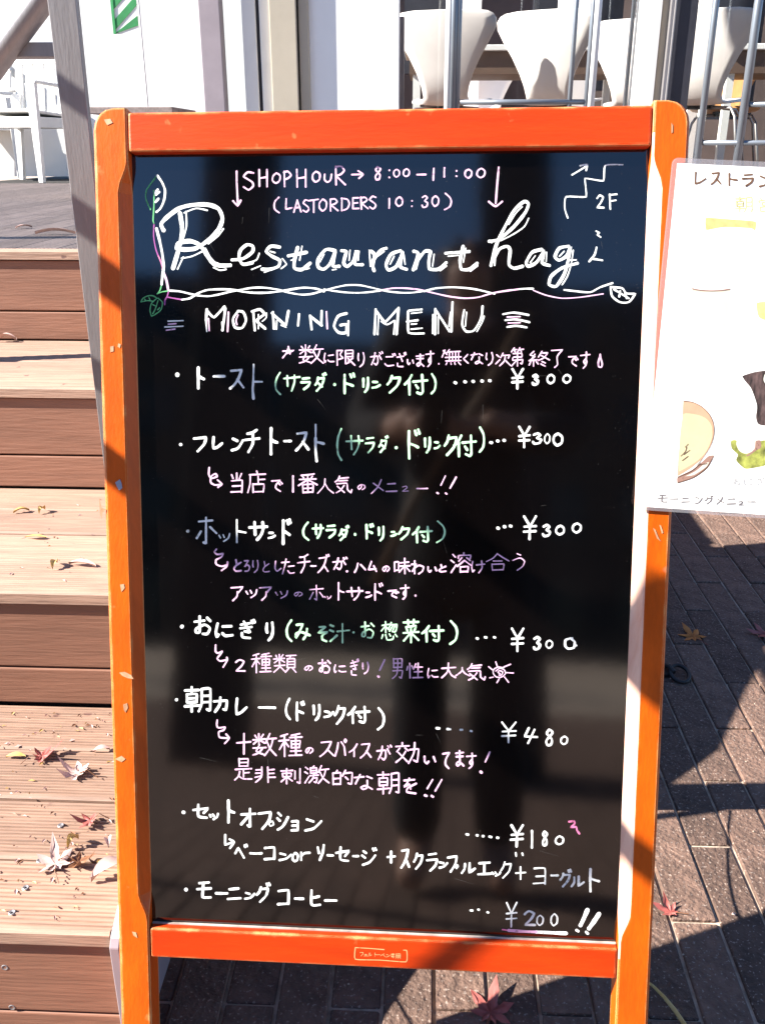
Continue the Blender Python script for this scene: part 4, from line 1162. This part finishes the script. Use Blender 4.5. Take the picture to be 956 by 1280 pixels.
def rrect(x0, y0, x1, y1, r, n, k=6):
    o = []
    for cx, cy, a0 in ((x1 - r, y0 + r, -90), (x1 - r, y1 - r, 0), (x0 + r, y1 - r, 90), (x0 + r, y0 + r, 180)):
        for i in range(k + 1): t = R(a0 + 90 * i / k); o.append(PP(cx + r * math.cos(t), cy + r * math.sin(t), n))
    return o
mb = MB(); mb.prism(rrect(0, 0, PWD, H_, .006, -.0003), BN * .0005); build('laminate', mb, LAMIN, post)
mb = MB(); mb.prism(rrect(.0052, .0052, PWD - .0052, H_ - .0035, .0005, -.0001), BN * .0005); paper = build('paper', mb, PAPER, post)
pp = lambda x, y, h: onboard(x, y, PZ + .0004 + h)
PT = '''
# brown pen heading reading レストラン
@ 800 180
レ K 360 182 440 268 12
ス K 470 184 540 270 12
ト K 586 190 650 278 12
ラ K 678 196 762 282 13
ン K 790 200 880 285 13
# faint yellow heading reading 朝営
@ 800 180
朝 Y 630 345 750 455 8
営 Y 784 355 890 450 8
# grey pen caption reading モーニングメニュー
@ 800 420
モ H 118 1056 182 1112 8
ー H 196 1082 254 1090 7
ニ H 272 1074 330 1112 8
ン H 362 1066 416 1122 8
グ H 430 1070 484 1122 8
メ H 506 1072 560 1124 8
ニ H 574 1078 640 1126 8
ュ H 650 1098 692 1132 7
ー H 712 1102 770 1108 7
# faint grey caption reading おにぎり
@ 800 420
お F 616 945 670 992 5
に F 690 945 745 995 5
ぎ F 775 945 825 998 5
り F 840 945 885 998 5
# pencil outline of a cup rim
@ 800 180
: S 346,962 400,972 480,976 550,972 598,964 7
# pale blue drawn zigzag
@ 800 420
: B 790,0 760,40 745,70 775,112/780,62 835,80/820,120 850,132 8
'''
write(PT, paper, pp, 'pen_writing', sc=1 / 5.333, jit=.6)
def blob(name, pts, ink, org, lvl, lab=None, sc=1 / 5.333):
    mb = MB(); P_ = smooth_px(pts + [pts[0]], 4)[:-1]
    if all(True for _ in [0]):
        vs = [onboard(org[0] + x * sc, org[1] + y * sc, PZ + .0004 + .00003 * lvl) for x, y in P_]
    mb.prism(vs, BN * .00002); o = build(name, mb, ink, paper)
    if lab: o['label'] = lab
    return o
SKETCH = mat('pale_peach_print', (.50, .30, .19), .6, var=.05, scale=60); SOUP = mat('pale_yellow_print', (.52, .46, .27), .6, var=.03, scale=60); NORI = mat('dark_nori_print', (.10, .06, .055), .6, var=.6, scale=220, stretch=(1, 1, .15))
LETT = mat('lettuce_green_print', (.36, .38, .08), .6, var=.45, scale=90); RICE = mat('rice_white_print', (.62, .60, .50), .6, var=.02); YEL = mat('yellow_strip_print', (.52, .47, .18), .6, var=.12, scale=160)
blob('printed_strip', [(438, 490), (600, 500), (770, 515), (766, 578), (740, 560), (560, 552), (440, 572)], YEL, (800, 180), 1, 'printed yellow strip in the menu')
CUP = mat('faint_cup_print', (.56, .53, .42), .6, var=.03)
blob('drawn_cup', [(346, 964), (480, 978), (598, 966), (590, 1100), (570, 1215), (520, 1250), (410, 1248), (366, 1210), (352, 1100)], CUP, (800, 180), 1, 'very faint drawn cup')
blob('drawn_patch', [(775, 1060), (835, 1050), (900, 1070), (905, 1150), (850, 1175), (790, 1150)], YEL, (800, 180), 1)
blob('drawn_bowl', [(288, 432), (350, 440), (410, 470), (460, 520), (488, 580), (492, 650), (470, 730), (420, 810), (340, 880), (250, 935), (255, 800), (280, 560)], SKETCH, (800, 420), 1, 'pencil drawn soup bowl cut off at its left')
blob('drawn_bowl', [(288, 520), (380, 525), (440, 550), (476, 600), (478, 680), (440, 770), (370, 840), (258, 905), (262, 700)], SOUP, (800, 420), 2)
blob('drawn_bowl', [(250, 940), (340, 895), (400, 850), (455, 800), (490, 795), (450, 880), (360, 945), (250, 982)], INK['S'], (800, 420), 3)
blob('drawn_bowl', [(300, 935), (370, 900), (430, 850), (460, 840), (440, 872), (360, 925)], RICE, (800, 420), 4)
write('''
# outline strokes of the drawn bowl
@ 800 420
: K 288,432 350,440 410,470 460,520 488,580 492,650 470,730 420,810 380,860 4
: K 250,940 340,900 400,850/250,978 350,945 440,880 490,800/385,860 445,850 5
: K 270,800 300,770 310,740/290,790 330,760/300,740 320,720/280,830 320,800 4
''', paper, lambda x, y, h: onboard(x, y, PZ + .0006 + h), 'pen_writing', sc=1 / 5.333)
blob('drawn_rice_ball', [(680, 266), (760, 240), (860, 228), (960, 240), (980, 420), (940, 590), (860, 598), (790, 588), (772, 540), (778, 460), (740, 350), (700, 300)], NORI, (800, 420), 1, 'pencil drawn rice ball wrapped in dark seaweed')
blob('drawn_rice_ball', [(835, 250), (900, 255), (900, 330), (840, 320), (822, 290)], RICE, (800, 420), 2)
blob('drawn_salad', [(605, 700), (640, 695), (680, 760), (760, 760), (800, 700), (880, 700), (900, 800), (840, 860), (720, 885), (690, 880), (640, 830), (650, 790), (610, 750)], LETT, (800, 420), 1, 'pencil drawn green salad')
blob('drawn_salad', [(640, 710), (680, 680), (740, 670), (780, 700), (770, 750), (710, 785), (660, 765)], RICE, (800, 420), 2)
blob('drawn_salad', [(770, 700), (800, 695), (806, 740), (770, 765), (720, 800), (700, 800), (760, 755)], INK['S'], (800, 420), 3)
# ------------------------------------------------------------ fallen maple leaves and scraps
def maple(center, r_, rz, m, label, curl=.25, tilt=(0, 0), name='maple_leaf', cat='leaf', grp='fallen maple leaves', lift=.0):
    rnd = random.Random(int(abs(center.x * 7919 + center.y * 104729)) & 0xffff); r = r_ * 1.15
    e = empty(name, tuple(center), label, cat, grp)
    mb = MB(); pts = []
    lobes = [(-150, .45), (-105, .72), (-55, .95), (0, 1.08), (55, .95), (105, .72), (150, .45)]
    out = []
    for i, (a, l) in enumerate(lobes):
        a2 = a + rnd.uniform(-5, 5); l2 = l * rnd.uniform(.88, 1.08)
        out += [(a2 - 22, .34 * (.6 + l * .5)), (a2 - 15, l2 * .62), (a2, l2), (a2 + 15, l2 * .62), (a2 + 22, .34 * (.6 + l * .5))]
    ca, sa = math.cos(rz), math.sin(rz); bx, by = rnd.uniform(-1, 1), rnd.uniform(-1, 1)
    def pt(a, l):
        x, y = math.sin(R(a)) * l, math.cos(R(a)) * l
        z = curl * (l ** 2) * (.55 + .45 * math.sin(R(a) * 2 + bx * 3)) + .05 * math.sin(a * 3 + l * 5)
        x *= 1 - curl * .35 * l; X_, Y_ = x * ca - y * sa, x * sa + y * ca
        return Vector(center) + Vector((X_ * r, Y_ * r, max(.0012, z * r + X_ * tilt[0] * r + Y_ * tilt[1] * r + .002 + lift)))
    n = len(out); rings = [[pt(a, l * k) for a, l in out] for k in (.35, .7, 1)]
    vs = [pt(0, 0)] + [p for rg in rings for p in rg]; fs = [(0, 1 + i, 1 + (i + 1) % n) for i in range(n)]
    for k in range(2):
        for i in range(n): a, b = 1 + k * n, 1 + (k + 1) * n; fs.append((a + i, b + i, b + (i + 1) % n, a + (i + 1) % n))
    mb.add(vs, fs); build('blade', mb, m, e, smooth=True)
    mb = MB(); s0 = pt(180, .05); s1 = pt(180, .5); s2 = pt(172, .95); s2.z = center.z + .004
    mb.tube([s0, s1, s2], [.0007, .0006, .0008], 5); build('stalk', mb, LEAFB if m is not LEAFO else LEAFR, e); return e
def scrap(p, L, wd, rz, m, label, h=.004, name='leaf_scrap'):
    mb = MB(); n = 8; d = Vector((math.cos(rz), math.sin(rz), 0)); s = Vector((-d.y, d.x, 0)); vs = []
    for i in range(n + 1):
        t = i / n; c = p + d * (t - .5) * L + Vector((0, 0, .0015 + h * math.sin(math.pi * t))); q_ = wd * math.sin(math.pi * (.06 + .88 * t))
        vs += [c - s * q_ + Vector((0, 0, h * .8)), c, c + s * q_ + Vector((0, 0, h * .6))]
    mb.add(vs, [(i * 3 + j, i * 3 + j + 1, (i + 1) * 3 + j + 1, (i + 1) * 3 + j) for i in range(n) for j in range(2)])
    o = build(name, mb, m, None, smooth=True, origin=p); tag(o, label, 'leaf'); return o
Z1, Z2, Z3 = RISE, RISE * 2, RISE * 3
maple(atz(53, 949, Z1), .030, R(-60), LEAFR, 'curled pink and dark red maple leaf, farthest back on the lowest step', .8, lift=.003)
maple(atz(98, 970, Z1), .032, R(70), LEAFP, 'pale purple tipped maple leaf near the orange leg, second from the back', .85, (.2, 0), lift=.003)
maple(atz(113, 1030, Z1), .024, R(100), LEAFR, 'small curled red and white maple leaf against the orange leg', .9, (.3, 0), lift=.003)
maple(atz(70, 1084, Z1), .033, R(20), LEAFP, 'bleached star shaped maple leaf on the front plank gap', .45, lift=.002)
maple(atz(98, 1081, Z1), .026, R(-100), LEAFB, 'brown shrivelled maple leaf touching the bleached one', 1.1, lift=.002)
scrap(atz(137, 1094, Z1), .05, .012, R(40), LEAFP, 'white papery leaf half hidden behind the orange leg at the front of the lowest step', .012)
scrap(atz(20, 948, Z1), .03, .006, R(5), LEAFY, 'yellow leaf scrap in the gap at the left of the lowest step', .004)
scrap(atz(92, 1057, Z1), .022, .006, R(70), LEAFY, 'small curled yellow scrap in the middle of the lowest step', .010)
scrap(atz(136, 1057, Z1), .016, .005, R(110), LEAFP, 'tiny pale scrap beside the orange leg, middle of the lowest step', .008)
scrap(atz(127, 940, Z1), .026, .006, R(20), LEAFP, 'pale scrap near the back of the lowest step beside the leg', .005)
scrap(atz(69, 709, Z2), .028, .006, R(95), LEAFY, 'narrow orange yellow leaf on the second step', .008)
scrap(atz(103, 708, Z2), .050, .007, R(-10), LEAFP, 'long white seed leaf on the second step', .006)
scrap(atz(45, 673, Z2), .04, .005, R(0), LEAFY, 'yellow scrap lying in a gap of the second step', .003)
scrap(atz(27, 641, Z2), .03, .006, R(30), LEAFY, 'pale scrap at the back gap of the second step, left', .006)
scrap(atz(53, 641, Z2), .022, .006, R(80), LEAFY, 'pale scrap at the back gap of the second step, right', .008)
scrap(atz(8, 427, Z3), .05, .012, R(10), LEAFP, 'pale leaf at the back of the third step', .012)
scrap(atz(30, 285, DZ), .05, .012, R(40), LEAFP, 'pale leaf lying on the terrace edge', .006); scrap(atz(70, 293, DZ), .12, .010, R(0), LEAFP, 'long white leaf on the terrace beside the post', .010)
db = MB(); rnd = random.Random(3)
for k, z, n in ((0, Z1, 190), (1, Z2, 50)):
    for _ in range(n):
        p = Vector((rnd.uniform(-.75, XE - .01), Y0 + k * RUN + rnd.uniform(.01, RUN - .02), z + .0006)); a = rnd.uniform(0, 3.1); L = rnd.uniform(.0015, .006); d = Vector((math.cos(a), math.sin(a), 0)) * L; s = Vector((-d.y, d.x, 0)) * rnd.uniform(.2, .5)
        db.add([p - d, p + s + Vector((0, 0, .002)), p + d, p - s + Vector((0, 0, .001))], [(0, 1, 2), (0, 2, 3)], rnd.choice((0, 1, 1, 2)))
db.fix = False
tag(build('leaf_crumbs', db, [LEAFY, LEAFP, LEAFB]), 'tiny leaf crumbs scattered over the steps', 'debris', kind='stuff')
maple(atz(867, 797), .043, R(20), LEAFO, 'orange maple leaf on the shaded pavers right of the board', .22)
maple(atz(957, 794), .036, R(80), LEAFR, 'dark pink maple leaf cut off by the right edge', .4)
maple(atz(613, 1268), .040, R(-15), LEAFR, 'red maple leaf on the pavers under the bottom rail', .35)
maple(atz(838, 1142), .024, R(75), LEAFR, 'small curled purple and white maple leaf beside the right leg', .9)
mb = MB(); pts = [atz(x, y, .004) for x, y in ((800, 1222), (816, 1233), (830, 1247), (843, 1263), (856, 1282), (866, 1304))]; mb.tube(pts, [.0015, .002, .0025, .003, .003, .002], 6); o = build('dry_stalk', mb, LEAFY, None, smooth=True, origin=atz(830, 1250)); tag(o, 'thin pale dry stalk lying on the pavers beside the right leg', 'stalk')
gm = MB(); 
for _ in range(420):
    p = Vector((rnd.uniform(-.3, 1.3), rnd.uniform(.75, 2.6), .001)); L = rnd.uniform(.0008, .0024) * (2 if rnd.random() < .06 else 1)
    a = rnd.uniform(0, 6); q = [p + Vector((math.cos(a + t) * L, math.sin(a + t) * L * .8, 0)) for t in (0, 1.5, 3.1, 4.7)]; gm.add(q + [p + Vector((0, 0, L))], [(0, 1, 4), (1, 2, 4), (2, 3, 4), (3, 0, 4)], rnd.choice((0, 0, 1)))
tag(build('grit', gm, [SANDM, LEAFP]), 'fine pale grit scattered over the pavers', 'grit', kind='stuff')
# black ring
rg = atz(849, 846, .0); ring = empty('iron_ring', tuple(rg), 'small black iron ring on an eye plate on the pavers behind the right leg', 'ring')
mb = MB(); k = 24; pts = [rg + Vector((.020 * math.cos(2 * math.pi * i / k), .026 * math.sin(2 * math.pi * i / k), .008 + .006 * math.sin(2 * math.pi * i / k))) for i in range(k + 1)]; mb.tube(pts, .0048, 8, caps=False); build('ring', mb, BLACKM, ring, smooth=True)
mb = MB(); c = rg + Vector((-.030, .012, 0)); mb.tube([c, c + Vector((0, 0, .007))], .016, 14); mb.tube([c + Vector((-.002, .02, .012)), c + Vector((.010, .004, .016)), c + Vector((.016, -.012, .010))], .006, 8); build('eye_plate', mb, BLACKM, ring, smooth=False)
# ------------------------------------------------------------ behind the camera: what the glossy panel mirrors
def building(x0, x1, y, d, h, label, floors, cols):
    b = empty('office_building', ((x0 + x1) / 2, y, 0), label, 'building')
    mb = MB(); mb.box((x0, y - d, 0), (x1, y, h)); build('wall', mb, CONC, b)
    wx = (x1 - x0) / cols; wz = h / floors
    for i in range(cols):
        for j in range(floors):
            mb = MB(); mb.box((x0 + wx * (i + .15), y - .02, wz * (j + .25)), (x0 + wx * (i + .85), y + .03, wz * (j + .8))); build('window', mb, WINB, b)
building(-24, -8.4, -25, 9, 11.7, 'dark building across the street behind the photographer, at left', 4, 5)
building(-8.0, .4, -25, 9, 9.4, 'lowest dark building across the street behind the photographer', 3, 3)
building(.8, 24, -25, 9, 11.2, 'long dark building across the street behind the photographer, at right', 4, 7)
def tree(x, y, h, lean, label, seed):
    t = empty('street_tree', (x, y, 0), label, 'tree', 'trees across the street'); rnd = random.Random(seed)
    tips = []; mb = MB()
    trunk = [Vector((x + lean * i / 5 + rnd.uniform(-.03, .03), y + rnd.uniform(-.03, .03), h * .62 * i / 5)) for i in range(6)]
    mb.tube(trunk, [.17, .14, .12, .11, .10, .08], 9); build('trunk', mb, BARK, t, smooth=True)
    for i in range(9):
        s = trunk[3 + i % 3]; a = i * 2.4; L = h * rnd.uniform(.22, .36); e = s + Vector((math.cos(a) * L * .7, math.sin(a) * L * .7, L)); m_ = (s + e) / 2 + Vector((rnd.uniform(-.1, .1), rnd.uniform(-.1, .1), .1))
        mb = MB(); mb.tube([s, m_, e], [.06, .04, .012], 6); build('limb', mb, BARK, t, smooth=True); tips += [e, m_]
    mb = MB(); mb.fix = False
    for _ in range(900):
        c = rnd.choice(tips) + Vector((rnd.gauss(0, .4), rnd.gauss(0, .4), rnd.gauss(0, .35))); a = Vector((rnd.uniform(-1, 1), rnd.uniform(-1, 1), rnd.uniform(-1, 1))).normalized(); b = a.orthogonal().normalized(); s = rnd.uniform(.05, .11)
        mb.face([c - a * s, c + b * s * .6, c + a * s, c - b * s * .6])
    build('crown', mb, LEAFT, t)
tree(-6.2, -9.2, 4.6, .3, 'slim autumn tree behind the photographer, left', 1)
tree(6.4, -9.5, 6.2, -.5, 'slim autumn tree behind the photographer, right', 2)
pw = empty('street_portal', (-.3, -2.2, 0), 'dark portal of two broad columns and a crossbeam behind the photographer', 'portal')
for x, x2 in ((-1.25, -.92), (.09, .43)):
    mb = MB(); mb.box((x, -2.45, 0), (x2, -2.2, 4.6)); build('column', mb, CONC, pw, bevel=.01)
mb = MB(); mb.box((-1.25, -2.44, 4.6), (.43, -2.21, 4.85)); build('crossbeam', mb, CONC, pw, bevel=.01)
# the photographer, standing behind the phone
def skinned(name, pts, edges, rad, m, parent, root=0, sub=2):
    me = bpy.data.meshes.new(name); off = wloc(parent); me.from_pydata([tuple(Vector(p) - off) for p in pts], edges, []); me.materials.append(m)
    o = bpy.data.objects.new(name, me); S.collection.objects.link(o); o.parent = parent
    sk = o.modifiers.new('skin', 'SKIN'); sk.use_smooth_shade = True
    for i, r in enumerate(rad):
        r = r if isinstance(r, tuple) else (r, r); me.skin_vertices[0].data[i].radius = r
    me.skin_vertices[0].data[root].use_root = True
    sd = o.modifiers.new('sub', 'SUBSURF'); sd.levels = sub; sd.render_levels = sub; return o
PY = -.46
per = empty('person', (.05, PY, 0), 'person in a long dark coat with tan bag strap, holding up a phone', 'person')
B_ = [(.05, PY, .95), (.05, PY - .01, 1.15), (.05, PY - .01, 1.36), (.05, PY, 1.44), (.05, PY + .02, 1.50), (.05, PY + .035, 1.60),
      (-.12, PY, 1.36), (-.20, PY + .05, 1.12), (-.10, PY + .30, 1.075), (-.062, PY + .385, 1.08),
      (.22, PY, 1.36), (.31, PY + .05, 1.12), (.16, PY + .30, 1.075), (.085, PY + .385, 1.07),
      (-.04, PY, .88), (-.05, PY + .01, .48), (-.05, PY - .02, .08), (-.06, PY + .12, .035),
      (.14, PY, .88), (.15, PY + .01, .48), (.15, PY - .02, .08), (.16, PY + .12, .035)]
E_ = [(0, 1), (1, 2), (2, 3), (3, 4), (4, 5), (2, 6), (6, 7), (7, 8), (8, 9), (2, 10), (10, 11), (11, 12), (12, 13), (0, 14), (14, 15), (15, 16), (16, 17), (0, 18), (18, 19), (19, 20), (20, 21)]
Rd = [(.13, .10), (.12, .09), (.13, .09), .05, .055, (.078, .095), .055, .042, .034, .028, .055, .042, .034, .028, .085, .06, .045, .035, .085, .06, .045, .035]
skinned('body', B_, E_, Rd, SKIN, per)
skinned('coat', [(.05, PY - .01, .62), (.05, PY - .01, .9), (.05, PY - .01, 1.15), (.05, PY - .01, 1.36), (.05, PY - .01, 1.43), (-.13, PY, 1.37), (-.21, PY + .04, 1.12), (-.11, PY + .28, 1.07), (.23, PY, 1.37), (.32, PY + .04, 1.12), (.17, PY + .28, 1.07)],
        [(0, 1), (1, 2), (2, 3), (3, 4), (3, 5), (5, 6), (6, 7), (3, 8), (8, 9), (9, 10)], [(.22, .15), (.18, .13), (.155, .115), (.15, .11), .07, .08, .062, .05, .08, .062, .05], COAT, per)
for s, x in ((-1, -.05), (1, .15)): skinned('trouser_leg', [(x, PY, .8), (x, PY + .01, .45), (x, PY - .01, .09)], [(0, 1), (1, 2)], [.09, .075, .062], COAT, per)
skinned('hair', [(.05, PY + .015, 1.66), (.05, PY - .03, 1.60), (.05, PY - .05, 1.48), (-.03, PY + .0, 1.58), (.13, PY, 1.58)], [(0, 1), (1, 2), (1, 3), (1, 4)], [(.075, .06), (.08, .06), (.06, .04), .03, .03], HAIR, per)
mb = MB(); mb.tube([(.05, PY + .128, 1.595), (.05, PY + .140, 1.575), (.05, PY + .124, 1.57)], [.008, .011, .008], 8); build('nose', mb, SKIN, per, smooth=True)
mb = MB(); mb.tube([(.025, PY + .118, 1.54), (.05, PY + .125, 1.538), (.075, PY + .118, 1.54)], [.004, .007, .004], 8); build('mouth', mb, LEAFR, per, smooth=True)
for x in (.018, .082):
    mb = MB(); mb.tube([(x - .011, PY + .112, 1.61), (x, PY + .117, 1.61), (x + .011, PY + .112, 1.61)], [.003, .006, .003], 8); build('eye', mb, BLACKM, per, smooth=True)
    mb = MB(); e = -1 if x < .05 else 1; mb.tube([(.05 + e * .077, PY + .03, 1.61), (.05 + e * .088, PY + .02, 1.59), (.05 + e * .078, PY + .025, 1.565)], [.006, .011, .006], 8); build('ear', mb, SKIN, per, smooth=True)
mb = MB(); mb.tube([(.20, PY + .10, 1.42), (.10, PY + .135, 1.22), (-.06, PY + .165, .95), (-.16, PY + .16, .72)], .012, 8); build('bag_strap', mb, STRAP, per, smooth=True)
# phone in its own plane just behind the lens, five fingers of each hand curl round it
ph = empty('smartphone', tuple(CAM - FW * .012), 'black smartphone held upright in both hands', 'phone')
def FP(a, b, c): return CAM + RT * a + UP * b + FW * c
mb = MB(); cs = [FP(a, b, c) for c in (-.018, -.009) for b in (-.105, .012) for a in (-.048, .012)]
mb.add(cs, [(0, 1, 3, 2), (4, 6, 7, 5), (0, 4, 5, 1), (2, 3, 7, 6), (0, 2, 6, 4), (1, 5, 7, 3)]); build('case', mb, BLACKM, ph, bevel=.003)
for sg, ex_ in ((-1, -.050), (1, .014)):
    wr = Vector((-.062, PY + .385, 1.08)) if sg < 0 else Vector((.085, PY + .385, 1.07))
    palm = FP(ex_ + sg * .020, -.075, -.030)
    pts = [wr, palm]; ed = [(0, 1)]; rd = [.022, (.022, .016)]
    for i in range(4):
        b = -.05 - i * .017; s = len(pts); pts += [FP(ex_ + sg * .012, b, -.022), FP(ex_ + sg * .008, b + .002, -.004), FP(ex_ - sg * (.004 + .003 * (i % 2)), b + .003, -.003)]; ed += [(1, s), (s, s + 1), (s + 1, s + 2)]; rd += [.0085, .0078, .0068]
    s = len(pts); pts += [FP(ex_ + sg * .008, -.06, -.034), FP(ex_ - sg * .004, -.035, -.026), FP(ex_ - sg * .010, -.020, -.024)]; ed += [(1, s), (s, s + 1), (s + 1, s + 2)]; rd += [.011, .0095, .008]
    skinned('hand', pts, ed, rd, SKIN, per, 0, 1)
